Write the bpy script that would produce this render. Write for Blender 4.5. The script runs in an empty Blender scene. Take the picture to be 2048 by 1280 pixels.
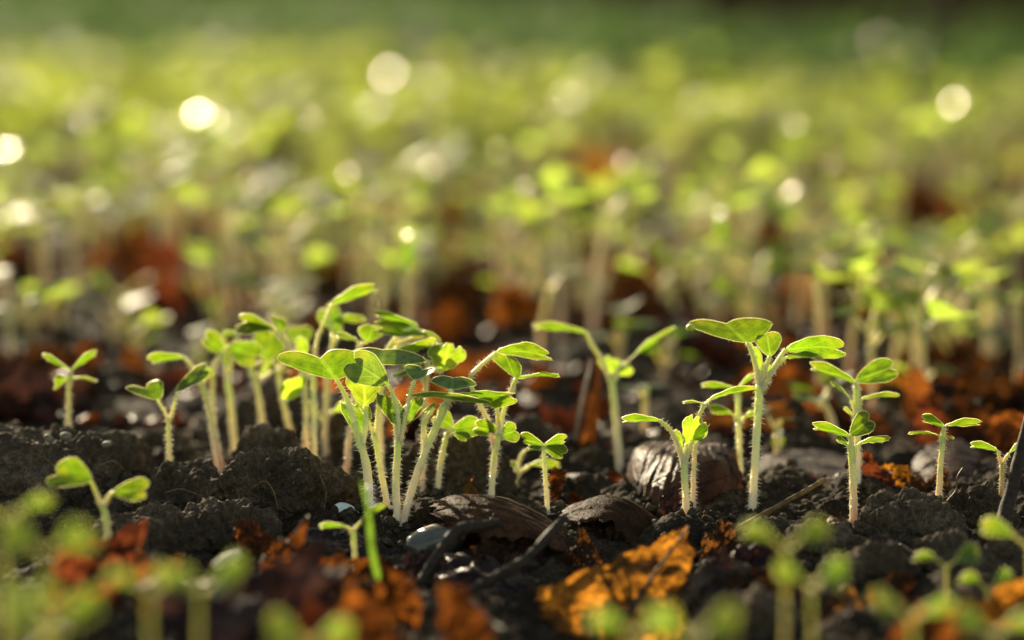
import bpy, math, random
import numpy as np
from mathutils import Vector

scn = bpy.context.scene
COL = scn.collection
scn.unit_settings.system = 'METRIC'
scn.unit_settings.scale_length = 0.01          # one unit is one centimetre
R = math.radians

# ------------------------------------------------------------------ camera
FPX = 100.0 / 36.0 * 2048.0                     # focal length in pixels of the 2048 x 1280 photograph
PITCH = R(7.21)
CAMH = 14.77
FOCUS = 75.0
cam_d = bpy.data.cameras.new("camera")
cam = bpy.data.objects.new("camera", cam_d)
COL.objects.link(cam)
cam.location = (0, 0, CAMH)
cam.rotation_euler = (R(90) - PITCH, 0, 0)
cam_d.lens = 100
cam_d.sensor_width = 36
cam_d.clip_start = 1.0
cam_d.clip_end = 60000
cam_d.dof.use_dof = True
cam_d.dof.focus_distance = FOCUS
cam_d.dof.aperture_fstop = 0.0542               # a 1.85 cm wide iris, in centimetre units
cam_d.dof.aperture_blades = 10
cam_d.dof.aperture_rotation = R(8)
scn.camera = cam

# ------------------------------------------------------------------ sky and sun
SUN_AZ = R(-20)                                 # left of straight ahead: the scene is lit from behind
SUN_EL = R(18)
SUN_DIR = Vector((math.sin(SUN_AZ) * math.cos(SUN_EL), math.cos(SUN_AZ) * math.cos(SUN_EL), math.sin(SUN_EL)))
world = bpy.data.worlds.new("World")
scn.world = world
world.use_nodes = True
wn = world.node_tree
wn.nodes.clear()
sky = wn.nodes.new("ShaderNodeTexSky")
sky.sky_type = 'NISHITA'
sky.sun_disc = False
sky.sun_elevation = SUN_EL
sky.sun_rotation = SUN_AZ
sky.air_density = 1.0
sky.dust_density = 1.0
sky.ozone_density = 1.0
bgn = wn.nodes.new("ShaderNodeBackground")
bgn.inputs[1].default_value = 0.125
wout = wn.nodes.new("ShaderNodeOutputWorld")
warm = wn.nodes.new("ShaderNodeMixRGB")                 # warm tint added over the sky light to mute its blue
warm.blend_type = 'MULTIPLY'
warm.inputs[0].default_value = 1.0
warm.inputs[2].default_value = (1.0, .84, .60, 1)
wn.links.new(sky.outputs[0], warm.inputs[1])
wn.links.new(warm.outputs[0], bgn.inputs[0])
wn.links.new(bgn.outputs[0], wout.inputs[0])

sun_d = bpy.data.lights.new("sun", 'SUN')
sun_d.energy = 5.0
sun_d.angle = R(0.6)
sun_d.color = (1.0, 0.85, 0.58)
sun = bpy.data.objects.new("sun", sun_d)
COL.objects.link(sun)
sun.rotation_euler = (-SUN_DIR).to_track_quat('-Z', 'Y').to_euler()
sun.location = SUN_DIR * 500

scn.view_settings.view_transform = 'Standard'
scn.view_settings.look = 'None'
scn.view_settings.exposure = 1.35
scn.view_settings.gamma = 1.0
try:
    scn.cycles.use_denoising = True
    scn.cycles.denoiser = 'OPENIMAGEDENOISE'
    scn.cycles.max_bounces = 8
    scn.cycles.diffuse_bounces = 4
    scn.cycles.transmission_bounces = 6
    scn.cycles.transparent_max_bounces = 12
    scn.cycles.caustics_reflective = False
    scn.cycles.caustics_refractive = False
    scn.cycles.sample_clamp_indirect = 4.0
    scn.cycles.sample_clamp_direct = 0.0
    scn.cycles.use_adaptive_sampling = False
except Exception as e:
    print("cycles settings:", e)

SP, CP = math.sin(PITCH), math.cos(PITCH)
def P(x, y, dep):
    """The world point seen at photograph pixel (x, y) at depth dep (cm along the view axis)."""
    a, b = (x - 1024) / FPX * dep, (640 - y) / FPX * dep
    return np.array((a, dep * CP + b * SP, CAMH - dep * SP + b * CP))
def gdep(y):
    """Depth at which the flat ground is seen on pixel row y."""
    b = (640 - y) / FPX
    return CAMH / (SP - b * CP)
def zat(y, dep):
    return P(1024, y, dep)[2]

# ------------------------------------------------------------------ noise (numpy)
_rs = np.random.RandomState(7)
_perm = _rs.permutation(512).astype(np.int64)
_grad = _rs.normal(size=(512, 3)); _grad /= np.linalg.norm(_grad, axis=1)[:, None]
_cell = _rs.rand(512, 3)
def _hash(i, j, k):
    return _perm[(_perm[(_perm[i & 511] + j) & 511] + k) & 511]
def perlin(p):
    p = np.asarray(p, float); f = np.floor(p).astype(np.int64); t = p - f
    s = t * t * t * (t * (t * 6 - 15) + 10)
    out = 0
    for dx in (0, 1):
        wx = s[..., 0] if dx else 1 - s[..., 0]
        for dy in (0, 1):
            wy = s[..., 1] if dy else 1 - s[..., 1]
            for dz in (0, 1):
                wz = s[..., 2] if dz else 1 - s[..., 2]
                g = _grad[_hash(f[..., 0] + dx, f[..., 1] + dy, f[..., 2] + dz)]
                out = out + wx * wy * wz * ((t[..., 0] - dx) * g[..., 0] + (t[..., 1] - dy) * g[..., 1] + (t[..., 2] - dz) * g[..., 2])
    return out * 1.5
def fbm(p, octv=4, gain=.5):
    p = np.asarray(p, float); a, o = 1.0, 0
    for k in range(octv):
        o = o + a * perlin(p * 2 ** k + 11.3 * k); a *= gain
    return o
def worley(p):
    """Distance to the nearest cell point: crumbs are 1 - d."""
    p = np.asarray(p, float); f = np.floor(p).astype(np.int64); best = np.full(p.shape[:-1], 9.0)
    for dx in (-1, 0, 1):
        for dy in (-1, 0, 1):
            for dz in (-1, 0, 1):
                c = f + np.array((dx, dy, dz))
                q = c + _cell[_hash(c[..., 0], c[..., 1], c[..., 2])]
                best = np.minimum(best, ((p - q) ** 2).sum(-1))
    return np.sqrt(best)
def crumbs(p, s):
    return np.sqrt(np.clip(1 - (worley(np.asarray(p) / s) / .85) ** 2, 0, 1))

def lift(p2):
    p2 = np.asarray(p2, float)
    return np.concatenate([p2, np.zeros(p2.shape[:-1] + (1,))], -1)
def ground_h(x, y, fine=True):
    """Height of the soil in cm."""
    q = lift(np.stack(np.broadcast_arrays(np.asarray(x, float), np.asarray(y, float)), -1))
    far = np.clip((q[..., 1] - 95) / 60, 0, 1)
    h = .32 * fbm(q / 4.2, 3) + .10 * far * fbm(q / 9.0 + 5, 2) * 3
    h = h + .75 * np.clip(crumbs(q + .35 * fbm(q * .9, 2)[..., None], 2.1) - .3, 0, 1) * np.clip(.6 + 1.2 * fbm(q / 3.3 + 2, 2), .1, 1.2)
    if fine:
        h = h + .26 * crumbs(q + 3.1, .62) * np.clip(.5 + fbm(q / 1.7, 2), 0, 1.2) + .14 * crumbs(q, .27) + .07 * crumbs(q + 9, .13) + .05 * fbm(q * 3, 3)
    h = h - .6 * np.clip((75.5 - q[..., 1]) / 4.0, 0, 1) - 1.3 * np.exp(-((q[..., 0] - 2.8) / 2.2) ** 2 - ((q[..., 1] - 65.5) / 4.0) ** 2)
    return h - .25
def gh(x, y):
    return float(ground_h(x, y, False)) + .05

# ------------------------------------------------------------------ mesh helpers
def mesh_obj(name, v, faces, mat, parent=None, uv=None, smooth=True):
    """v: (n,3) world coordinates; faces: list of tuples or (n,4)/(n,3) arrays; linked as ONE mesh object under parent."""
    v = np.asarray(v, float)
    if parent is not None:
        v = v - np.array(parent_world(parent))
    me = bpy.data.meshes.new(name)
    if isinstance(faces, np.ndarray):
        k = faces.shape[1]
        me.vertices.add(len(v)); me.vertices.foreach_set("co", v.astype(np.float32).ravel())
        me.loops.add(faces.size); me.loops.foreach_set("vertex_index", faces.astype(np.int32).ravel())
        me.polygons.add(len(faces)); me.polygons.foreach_set("loop_start", np.arange(0, faces.size, k, dtype=np.int32))
        me.update(calc_edges=True)
    else:
        me.from_pydata([tuple(a) for a in v], [], [tuple(int(i) for i in f) for f in faces])
    if uv is not None:
        lay = me.uv_layers.new(name="uv")
        idx = np.empty(len(me.loops), np.int32); me.loops.foreach_get("vertex_index", idx)
        lay.data.foreach_set("uv", np.asarray(uv, np.float32)[idx].ravel())
    if smooth:
        me.polygons.foreach_set("use_smooth", np.ones(len(me.polygons), bool))
    me.materials.append(mat)
    o = bpy.data.objects.new(name, me)
    COL.objects.link(o)
    if parent is not None:
        o.parent = parent
    return o
def parent_world(o):
    t = np.zeros(3)
    while o is not None:
        t = t + np.array(o.location); o = o.parent
    return t
def tag(o, label=None, cat=None, group=None, kind=None):
    for k, val in (("label", label), ("category", cat), ("group", group), ("kind", kind)):
        if val: o[k] = val
    return o
def thing(name, loc, label, cat, group=None):
    o = bpy.data.objects.new(name, None); o.empty_display_size = .3
    COL.objects.link(o); o.location = tuple(loc)
    return tag(o, label, cat, group)
def copy_tree(o, parent=None):
    c = o.copy(); COL.objects.link(c)
    if parent is not None: c.parent = parent
    for ch in list(o.children): copy_tree(ch, c)
    return c

class MB:
    """Collects pieces of ONE mesh."""
    def __init__(s): s.v, s.f, s.uv, s.n = [], [], [], 0
    def add(s, v, f, uv=None):
        v = np.asarray(v, float)
        s.v.append(v); s.f += [tuple(i + s.n for i in q) for q in f]
        s.uv.append(np.zeros((len(v), 2)) if uv is None else np.asarray(uv, float)); s.n += len(v)
    def build(s, name, mat, parent=None, smooth=True):
        return mesh_obj(name, np.concatenate(s.v), s.f, mat, parent, np.concatenate(s.uv), smooth)

def spline(pts, n):
    """Catmull-Rom through pts, n samples evenly by chord."""
    p = np.asarray(pts, float)
    if len(p) == 2: return p[0] + (p[1] - p[0]) * np.linspace(0, 1, n)[:, None]
    q = np.concatenate([[2 * p[0] - p[1]], p, [2 * p[-1] - p[-2]]])
    out = []
    for i in range(len(p) - 1):
        a, b, c, d = q[i:i + 4]; t = np.linspace(0, 1, 24, endpoint=(i == len(p) - 2))[:, None]
        out.append(.5 * (2 * b + (c - a) * t + (2 * a - 5 * b + 4 * c - d) * t ** 2 + (3 * b - a - 3 * c + d) * t ** 3))
    o = np.concatenate(out); s = np.concatenate([[0], np.cumsum(np.linalg.norm(np.diff(o, axis=0), axis=1))])
    u = np.linspace(0, s[-1], n)
    return np.stack([np.interp(u, s, o[:, k]) for k in range(3)], 1)
def frames(c):
    t = np.gradient(c, axis=0); t /= np.linalg.norm(t, axis=1)[:, None] + 1e-12
    ref = np.array((0, 0, 1.)) if abs(t[0][2]) < .8 else np.array((0, 1., 0))
    a = np.cross(t, ref); a /= np.linalg.norm(a, axis=1)[:, None] + 1e-12
    return t, a, np.cross(t, a)
def tube(mb, pts, r, sides=8, n=16, bump=0, capped=True):
    c = spline(pts, n); _, a, b = frames(c)
    r = np.interp(np.linspace(0, 1, n), np.linspace(0, 1, len(r)), r) if np.ndim(r) else np.full(n, r)
    th = np.linspace(0, 2 * np.pi, sides, endpoint=False)
    ring = np.cos(th)[None, :, None] * a[:, None, :] + np.sin(th)[None, :, None] * b[:, None, :]
    rr = r[:, None] * np.ones(sides)[None, :]
    if bump:
        rr = rr * (1 + bump * perlin(np.stack(np.broadcast_arrays(np.cos(th)[None] * 1.3, np.sin(th)[None] * 1.3, np.linspace(0, n / 2.5, n)[:, None] + c[0, 0]), -1)))
    v = (c[:, None, :] + ring * rr[..., None]).reshape(-1, 3)
    f = [(i * sides + j, i * sides + (j + 1) % sides, (i + 1) * sides + (j + 1) % sides, (i + 1) * sides + j) for i in range(n - 1) for j in range(sides)]
    uv = np.stack([np.tile(th / 6.2832, n), np.repeat(np.linspace(0, 1, n), sides)], 1)
    if capped:
        f.append(tuple(range(sides))[::-1]); f.append(tuple((n - 1) * sides + j for j in range(sides)))
    mb.add(v, f, uv)
    return c, r

# ------------------------------------------------------------------ materials
def mat_new(name):
    m = bpy.data.materials.new(name); m.use_nodes = True
    nt = m.node_tree; nt.nodes.clear()
    out = nt.nodes.new("ShaderNodeOutputMaterial")
    def N(t, _ins=None, **kw):
        n = nt.nodes.new("ShaderNode" + t)
        for k, val in kw.items(): setattr(n, k, val)
        for k, val in (_ins or {}).items():
            if hasattr(val, "is_output"): nt.links.new(val, n.inputs[k])
            else: n.inputs[k].default_value = val
        return n
    return m, nt, out, N
def ramp(N, fac, stops):
    n = N("ValToRGB", {0: fac}); e = n.color_ramp.elements
    while len(e) < len(stops): e.new(.5)
    for k, (p, c) in enumerate(stops):
        e[k].position = p; e[k].color = tuple(c) + (1,) if len(c) == 3 else c
    return n.outputs[0]
def mixc(N, fac, a, b, mode='MIX'):
    return N("MixRGB", {0: fac, 1: a, 2: b}, blend_type=mode).outputs[0]
def math_(N, op, a, b=0.0):
    return N("Math", {0: a, 1: b}, operation=op).outputs[0]
def c4(c): return tuple(c) + (1.0,)

def leaf_material(name, top, through, mix=.55, vary=.25, spec=.14, rough=.46, spots=True):
    m, nt, out, N = mat_new(name)
    oi = N("ObjectInfo"); tc = N("TexCoord"); uv = N("UVMap"); sx = N("SeparateXYZ", {0: uv.outputs[0]})
    n1 = N("TexNoise", {"Vector": tc.outputs["Object"], "Scale": 3.0, "Detail": 4.0})
    n2 = N("TexNoise", {"Vector": tc.outputs["Object"], "Scale": 26.0, "Detail": 2.0})
    v = math_(N, 'MULTIPLY_ADD', oi.outputs["Random"], vary); v = N("Math", {0: oi.outputs["Random"], 1: vary, 2: 1 - vary * .5}, operation='MULTIPLY_ADD').outputs[0]
    patch = N("MapRange", {0: n1.outputs[0], 1: .3, 2: .7, 3: .55, 4: 1.2}).outputs[0]
    val = math_(N, 'MULTIPLY', v, patch)
    # midrib and side veins, drawn in leaf coordinates (x across, y along)
    ax = math_(N, 'ABSOLUTE', sx.outputs[0])
    rib = N("MapRange", {0: ax, 1: .02, 2: .10, 3: 1.0, 4: 0.0}).outputs[0]
    ph = math_(N, 'MULTIPLY', math_(N, 'SUBTRACT', sx.outputs[1], math_(N, 'MULTIPLY', ax, .55)), 26.0)
    side = N("MapRange", {0: math_(N, 'SINE', ph), 1: .86, 2: 1.0, 3: 0.0, 4: .45}).outputs[0]
    vein = math_(N, 'MAXIMUM', rib, side)
    hue = N("HueSaturation", {"Hue": N("MapRange", {0: oi.outputs["Random"], 3: .485, 4: .515}).outputs[0], "Saturation": 1.0, "Value": val, "Color": c4(top)}).outputs[0]
    hut = N("HueSaturation", {"Hue": N("MapRange", {0: oi.outputs["Random"], 3: .488, 4: .512}).outputs[0], "Saturation": 1.0, "Value": val, "Color": c4(through)}).outputs[0]
    hut = mixc(N, math_(N, 'MULTIPLY', vein, .6), hut, c4([min(1, c * 1.7 + .03) for c in through]))
    if spots:
        vs = N("TexVoronoi", {"Vector": tc.outputs["Object"], "Scale": 9.0, "Randomness": 1.0}); cs = N("SeparateColor", {0: vs.outputs["Color"]})
        dots = math_(N, 'MULTIPLY', N("MapRange", {0: vs.outputs["Distance"], 1: .10, 2: .2, 3: 1.0, 4: 0.0}).outputs[0], N("MapRange", {0: cs.outputs[0], 1: .62, 2: .7}).outputs[0])
        s = N("MapRange", {0: n2.outputs[0], 1: .60, 2: .70, 3: 0.0, 4: .75}).outputs[0]
        s = math_(N, 'MULTIPLY', s, N("MapRange", {0: n1.outputs[0], 1: .45, 2: .6}).outputs[0])
        s = math_(N, 'MAXIMUM', s, math_(N, 'MULTIPLY', dots, .8))
        hue = mixc(N, s, hue, (.02, .028, .008, 1)); hut = mixc(N, s, hut, (.03, .04, .006, 1))
    if spots:                                                   # yellowing towards the tip
        yl = math_(N, 'MULTIPLY', N("MapRange", {0: sx.outputs[1], 1: .55, 2: 1.0, 3: 0.0, 4: .8}).outputs[0], N("MapRange", {0: n1.outputs[0], 1: .42, 2: .62}).outputs[0])
        hut = mixc(N, yl, hut, (.42, .40, .02, 1)); hue = mixc(N, yl, hue, (.16, .15, .04, 1))
    bmp = N("Bump", {"Height": math_(N, 'ADD', math_(N, 'MULTIPLY', n2.outputs[0], .6), vein), "Strength": .25, "Distance": .03})
    pr = N("BsdfPrincipled", {"Base Color": hue, "Roughness": rough, "Specular IOR Level": spec, "Normal": bmp.outputs[0]})
    tr = N("BsdfTranslucent", {"Color": hut, "Normal": bmp.outputs[0]})
    mx = N("MixShader", {0: mix, 1: pr.outputs[0], 2: tr.outputs[0]})
    nt.links.new(mx.outputs[0], out.inputs[0])
    return m
M = {}
M['leaf'] = leaf_material('cotyledon_green', (.05, .115, .03), (.20, .345, .005))
M['leaf_front_shaded'] = leaf_material('shaded_near_leaf_green', (.045, .10, .025), (.15, .25, .012), mix=.5, vary=.6)  # cotyledon green darkened: shade on the front plants put into the colour
M['leaf_young'] = leaf_material('young_leaf_green', (.07, .15, .03), (.40, .56, .02), mix=.6, spots=False)
M['leaf_sky_tint'] = leaf_material('sky_tinted_leaf_green', (.075, .14, .08), (.24, .38, .02), mix=.44)  # cotyledon green with the sky's bluish reflection mixed into its colour
M['leaf_far'] = leaf_material('field_leaf_green', (.10, .15, .05), (.50, .66, .07), mix=.6, vary=.7, spec=.15, rough=.5, spots=False)
M['leaf_deep'] = leaf_material('dark_field_leaf_green', (.045, .095, .03), (.11, .19, .045), mix=.4, vary=.6, spec=.04, rough=.6, spots=False)
M['blade'] = leaf_material('grass_blade_green', (.06, .12, .025), (.17, .28, .02), mix=.5, spots=False)

def stem_material(name, low, high, sss=True):
    m, nt, out, N = mat_new(name)
    uv = N("UVMap"); sx = N("SeparateXYZ", {0: uv.outputs[0]}); tc = N("TexCoord"); oi = N("ObjectInfo")
    n1 = N("TexNoise", {"Vector": tc.outputs["Object"], "Scale": 5.0, "Detail": 3.0})
    f = N("Math", {0: n1.outputs[0], 1: .5, 2: math_(N, 'SUBTRACT', sx.outputs[1], .25)}, operation='MULTIPLY_ADD').outputs[0]
    col = ramp(N, f, [(.02, (low[0] * .82, low[1] * .62, low[2] * .58)), (.26, low), (.95, high)])
    val = N("Math", {0: oi.outputs["Random"], 1: .35, 2: .82}, operation='MULTIPLY_ADD').outputs[0]
    col = N("HueSaturation", {"Value": val, "Color": col, "Hue": N("MapRange", {0: oi.outputs["Random"], 3: .49, 4: .505}).outputs[0]}).outputs[0]
    pr = N("BsdfPrincipled", {"Base Color": col, "Roughness": .45, "Specular IOR Level": .5})
    if sss:
        pr.inputs["Subsurface Weight"].default_value = 1.0
        pr.inputs["Subsurface Radius"].default_value = (1.0, .88, .55)
        pr.inputs["Subsurface Scale"].default_value = .18
        nt.links.new(pr.outputs[0], out.inputs[0])
    else:
        tr = N("BsdfTranslucent", {"Color": col})
        mx = N("MixShader", {0: .5, 1: pr.outputs[0], 2: tr.outputs[0]}); nt.links.new(mx.outputs[0], out.inputs[0])
    return m
M['stem'] = stem_material('hairy_stem', (.86, .69, .49), (.58, .66, .20))
M['stem_far'] = stem_material('field_stem', (.74, .56, .40), (.60, .58, .24), sss=True)
M['rim'] = stem_material('leaf_edge', (.42, .58, .05), (.48, .62, .07))
M['stem_front_shaded'] = stem_material('shaded_near_stem', (.46, .38, .24), (.34, .40, .10))  # stem colour lowered to stand for partial shade on the front plants
M['stem_pink'] = stem_material('pinkish_stem', (.62, .36, .27), (.52, .52, .16))

m, nt, out, N = mat_new('stem_hair')
d_ = N("BsdfDiffuse", {0: (.9, .85, .72, 1)}); t_ = N("BsdfTranslucent", {0: (.95, .9, .75, 1)}); g_ = N("BsdfGlossy", {0: (1, 1, 1, 1), "Roughness": .35})
a_ = N("MixShader", {0: .5, 1: d_.outputs[0], 2: t_.outputs[0]}); b_ = N("MixShader", {0: .2, 1: a_.outputs[0], 2: g_.outputs[0]})
nt.links.new(b_.outputs[0], out.inputs[0]); M['hair'] = m

m, nt, out, N = mat_new('dew')
g_ = N("BsdfGlossy", {0: (.95, .95, .93, 1), "Roughness": .12}); gl = N("BsdfTransparent", {0: (.96, .98, .96, 1)})
lw = N("LayerWeight", {0: .35}); b_ = N("MixShader", {0: .6, 1: gl.outputs[0], 2: g_.outputs[0]})
nt.links.new(b_.outputs[0], out.inputs[0]); M['dew'] = m

def soil_material(name='dark_soil', k=1.0):
    m, nt, out, N = mat_new(name)
    tc = N("TexCoord"); g = N("NewGeometry")
    n1 = N("TexNoise", {"Vector": g.outputs["Position"], "Scale": .45, "Detail": 5.0, "Roughness": .6})
    n2 = N("TexNoise", {"Vector": g.outputs["Position"], "Scale": 5.0, "Detail": 8.0, "Roughness": .78})
    v2 = N("TexVoronoi", {"Vector": g.outputs["Position"], "Scale": 9.0})
    v3 = N("TexVoronoi", {"Vector": g.outputs["Position"], "Scale": 3.2})
    n3 = N("TexNoise", {"Vector": g.outputs["Position"], "Scale": 22.0, "Detail": 3.0, "Roughness": .7})
    f = math_(N, 'ADD', math_(N, 'ADD', math_(N, 'MULTIPLY', n1.outputs[0], .3), math_(N, 'MULTIPLY', n2.outputs[0], .4)), math_(N, 'MULTIPLY', n3.outputs[0], .3))
    col = ramp(N, f, [(.36, [k * c for c in (.016, .012, .009)]), (.50, [k * c for c in (.078, .056, .038)]), (.63, [k * c for c in (.27, .20, .14)])])
    # pale and straw coloured crumbs
    pick = N("SeparateColor", {0: v3.outputs["Color"]})
    grain = N("MapRange", {0: pick.outputs[0], 1: .93, 2: .96}).outputs[0]
    near = N("MapRange", {0: v3.outputs["Distance"], 1: .16, 2: .26, 3: 1.0, 4: 0.0}).outputs[0]
    col = mixc(N, math_(N, 'MULTIPLY', math_(N, 'MULTIPLY', grain, near), .8), col, (.19, .15, .10, 1))
    h = math_(N, 'ADD', math_(N, 'MULTIPLY', n2.outputs[0], .7), math_(N, 'ADD', math_(N, 'MULTIPLY', v2.outputs[0], -.35), math_(N, 'MULTIPLY', n3.outputs[0], .3)))
    b = N("Bump", {"Height": h, "Strength": 1.0, "Distance": .14})
    pr = N("BsdfPrincipled", {"Base Color": col, "Roughness": N("MapRange", {0: n2.outputs[0], 1: .3, 2: .7, 3: .95, 4: .6}).outputs[0], "Specular IOR Level": 0.02, "Normal": b.outputs[0]})
    nt.links.new(pr.outputs[0], out.inputs[0])
    return m
M['soil'] = soil_material()
M['bed'] = soil_material('darker_bed_soil', .5)  # the same soil colours in a darker tone
m, nt, out, N = mat_new('far_soil_painted_shade')
hd = N("BsdfDiffuse", {0: (.012, .009, .006, 1)}); nt.links.new(hd.outputs[0], out.inputs[0]); M['soil_shaded'] = m

def dead_material(name, dark, mid, hot, through, mix=.35, bias=.0, gloss=.5, rough=.38, ribs=18.0, scale=1.2):
    """Dead leaf: blotches from dark rot to dry tissue that lets the light through, with a midrib and side veins."""
    m, nt, out, N = mat_new(name)
    tc = N("TexCoord"); oi = N("ObjectInfo"); uv = N("UVMap"); sx = N("SeparateXYZ", {0: uv.outputs[0]})
    off = N("VectorMath", {0: tc.outputs["Object"], 1: N("CombineXYZ", {0: math_(N, 'MULTIPLY', oi.outputs["Random"], 40.0)}).outputs[0]}, operation='ADD').outputs[0]
    n1 = N("TexNoise", {"Vector": off, "Scale": scale, "Detail": 5.0, "Roughness": .62})
    n2 = N("TexNoise", {"Vector": off, "Scale": 14.0, "Detail": 4.0, "Roughness": .6})
    ax = math_(N, 'ABSOLUTE', sx.outputs[0])
    rib = N("MapRange", {0: ax, 1: .015, 2: .06, 3: 1.0, 4: 0.0}).outputs[0]
    ph = math_(N, 'MULTIPLY', math_(N, 'SUBTRACT', sx.outputs[1], math_(N, 'MULTIPLY', ax, .6)), ribs * 2)
    side = N("MapRange", {0: math_(N, 'SINE', ph), 1: .9, 2: 1.0, 3: 0.0, 4: .7}).outputs[0]
    vx = N("TexVoronoi", {"Vector": off, "Scale": 6.0}, feature='DISTANCE_TO_EDGE')
    net = N("MapRange", {0: vx.outputs[0], 1: .0, 2: .07, 3: .45, 4: 0.0}).outputs[0]
    vein = math_(N, 'MAXIMUM', math_(N, 'MAXIMUM', rib, side), net)
    f = math_(N, 'ADD', math_(N, 'ADD', n1.outputs[0], math_(N, 'MULTIPLY', math_(N, 'SUBTRACT', n2.outputs[0], .5), .5)), bias)
    f = math_(N, 'ADD', f, N("MapRange", {0: oi.outputs["Random"], 3: -.08, 4: .08}).outputs[0])
    col = ramp(N, f, [(.34, dark), (.52, mid), (.68, hot)])
    thr = ramp(N, f, [(.36, [c * .10 for c in through]), (.50, [c * .55 for c in through]), (.66, through)])
    col = mixc(N, math_(N, 'MULTIPLY', vein, .55), col, c4([c * .6 for c in dark])); thr = mixc(N, math_(N, 'MULTIPLY', vein, .75), thr, c4([c * .12 for c in through]))
    bmp = N("Bump", {"Height": math_(N, 'ADD', math_(N, 'MULTIPLY', n2.outputs[0], 1.0), math_(N, 'MULTIPLY', vein, .8)), "Strength": .5, "Distance": .05})
    pr = N("BsdfPrincipled", {"Base Color": col, "Roughness": rough, "Specular IOR Level": gloss, "Normal": bmp.outputs[0]})
    tr = N("BsdfTranslucent", {"Color": thr, "Normal": bmp.outputs[0]})
    mx = N("MixShader", {0: mix, 1: pr.outputs[0], 2: tr.outputs[0]})
    nt.links.new(mx.outputs[0], out.inputs[0])
    return m
M['dead_brown'] = dead_material('dead_leaf_brown', (.030, .016, .010), (.048, .024, .015), (.10, .050, .028), (.45, .16, .03), mix=.2, gloss=.008, rough=.5)
M['dead_wet'] = dead_material('dead_leaf_wet', (.026, .014, .012), (.050, .025, .019), (.10, .048, .032), (.25, .06, .02), mix=.12, gloss=.012, rough=.3)
M['dead_amber'] = dead_material('dead_leaf_amber', (.06, .03, .012), (.16, .075, .02), (.26, .13, .03), (.74, .29, .025), mix=.58, bias=-.035, gloss=.12, rough=.5, ribs=11.0, scale=1.9)
M['dead_orange'] = dead_material('dead_leaf_orange', (.05, .022, .012), (.17, .05, .018), (.30, .09, .02), (.46, .135, .018), mix=.46, bias=-.09, gloss=.08, rough=.5)
M['dead_red'] = dead_material('dead_leaf_red', (.04, .016, .012), (.13, .028, .018), (.24, .05, .02), (.27, .065, .018), mix=.42, bias=-.07, gloss=.06, rough=.42)
M['dead_purple'] = dead_material('dead_leaf_purple_brown', (.02, .012, .012), (.042, .026, .027), (.085, .055, .05), (.14, .05, .03), mix=.15, gloss=.04, rough=.35)

def plain_material(name, a, b, scale=3.0, rough=.6, spec=.4, stretch=(1, 1, 1), bump=.3):
    m, nt, out, N = mat_new(name)
    tc = N("TexCoord"); mp = N("Mapping", {0: tc.outputs["Object"], "Scale": stretch})
    n = N("TexNoise", {"Vector": mp.outputs[0], "Scale": scale, "Detail": 6.0, "Roughness": .65})
    col = ramp(N, n.outputs[0], [(.3, a), (.7, b)])
    bm = N("Bump", {"Height": n.outputs[0], "Strength": bump, "Distance": .06})
    pr = N("BsdfPrincipled", {"Base Color": col, "Roughness": rough, "Specular IOR Level": spec, "Normal": bm.outputs[0]})
    nt.links.new(pr.outputs[0], out.inputs[0]); return m
M['twig'] = plain_material('twig_bark', (.014, .010, .008), (.055, .038, .028), 9, .75, .12)
M['straw'] = plain_material('straw_stalk', (.05, .028, .012), (.22, .13, .05), 5, .5, .15)
M['stalk'] = plain_material('reddish_stalk', (.04, .02, .015), (.15, .07, .045), 4, .45, .5)
M['shell'] = plain_material('shell_white', (.50, .56, .56), (.74, .78, .76), 2, .35, .5, bump=.1)
M['pebble'] = plain_material('grey_pebble', (.045, .043, .035), (.10, .095, .075), 1.2, .25, .6, bump=.08)
M['blackstone'] = plain_material('black_wet_stone', (.010, .012, .016), (.03, .034, .042), 2, .22, .6, bump=.1)
M['petal'] = plain_material('cream_petal', (.40, .35, .24), (.58, .52, .38), 3, .55, .2, bump=.1)
M['grit'] = plain_material('pale_grit', (.07, .055, .042), (.20, .165, .125), 3, .7, .3)

# ------------------------------------------------------------------ ground
def build_ground():
    rows = [gdep(y) for y in np.arange(1420, 1200, -2.5)] + [gdep(y) for y in np.arange(1200, 900, -1.2)] + [gdep(y) for y in np.arange(900, 300, -3.5)] + [gdep(y) for y in np.arange(300, -20, -5.0)]
    rows = [10.0, 25.0, 40.0, 50.0] + rows + list(np.geomspace(rows[-1] * 1.1, 40000, 26))
    t = np.concatenate([[-40, -12, -6, -4], np.linspace(-3, -1.21, 130), np.linspace(-1.2, 1.2, 640), np.linspace(1.21, 3, 130), [4, 6, 12, 40]])
    Y = np.array(rows)[:, None] * np.ones(len(t)); X = t[None, :] * (np.array(rows)[:, None] * .18 + .5)
    Z = ground_h(X, Y)
    nr, nc = Y.shape
    i = np.arange(nr * nc).reshape(nr, nc)
    f = np.stack([i[:-1, :-1], i[:-1, 1:], i[1:, 1:], i[1:, :-1]], -1).reshape(-1, 4)
    o = mesh_obj('ground', np.stack([X, Y, Z], -1).reshape(-1, 3), f, M['bed'])
    o.data.materials.append(M['soil_shaded'])                        # bare soil where the bed ends, its shade painted in as near-black colour
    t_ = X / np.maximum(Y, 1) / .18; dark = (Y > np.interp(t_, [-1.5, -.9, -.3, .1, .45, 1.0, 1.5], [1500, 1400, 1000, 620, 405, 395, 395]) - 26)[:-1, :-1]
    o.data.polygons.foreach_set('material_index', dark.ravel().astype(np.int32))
    tag(o, 'dark crumbly soil of the seed bed', 'soil', kind='structure')
build_ground()

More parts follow.
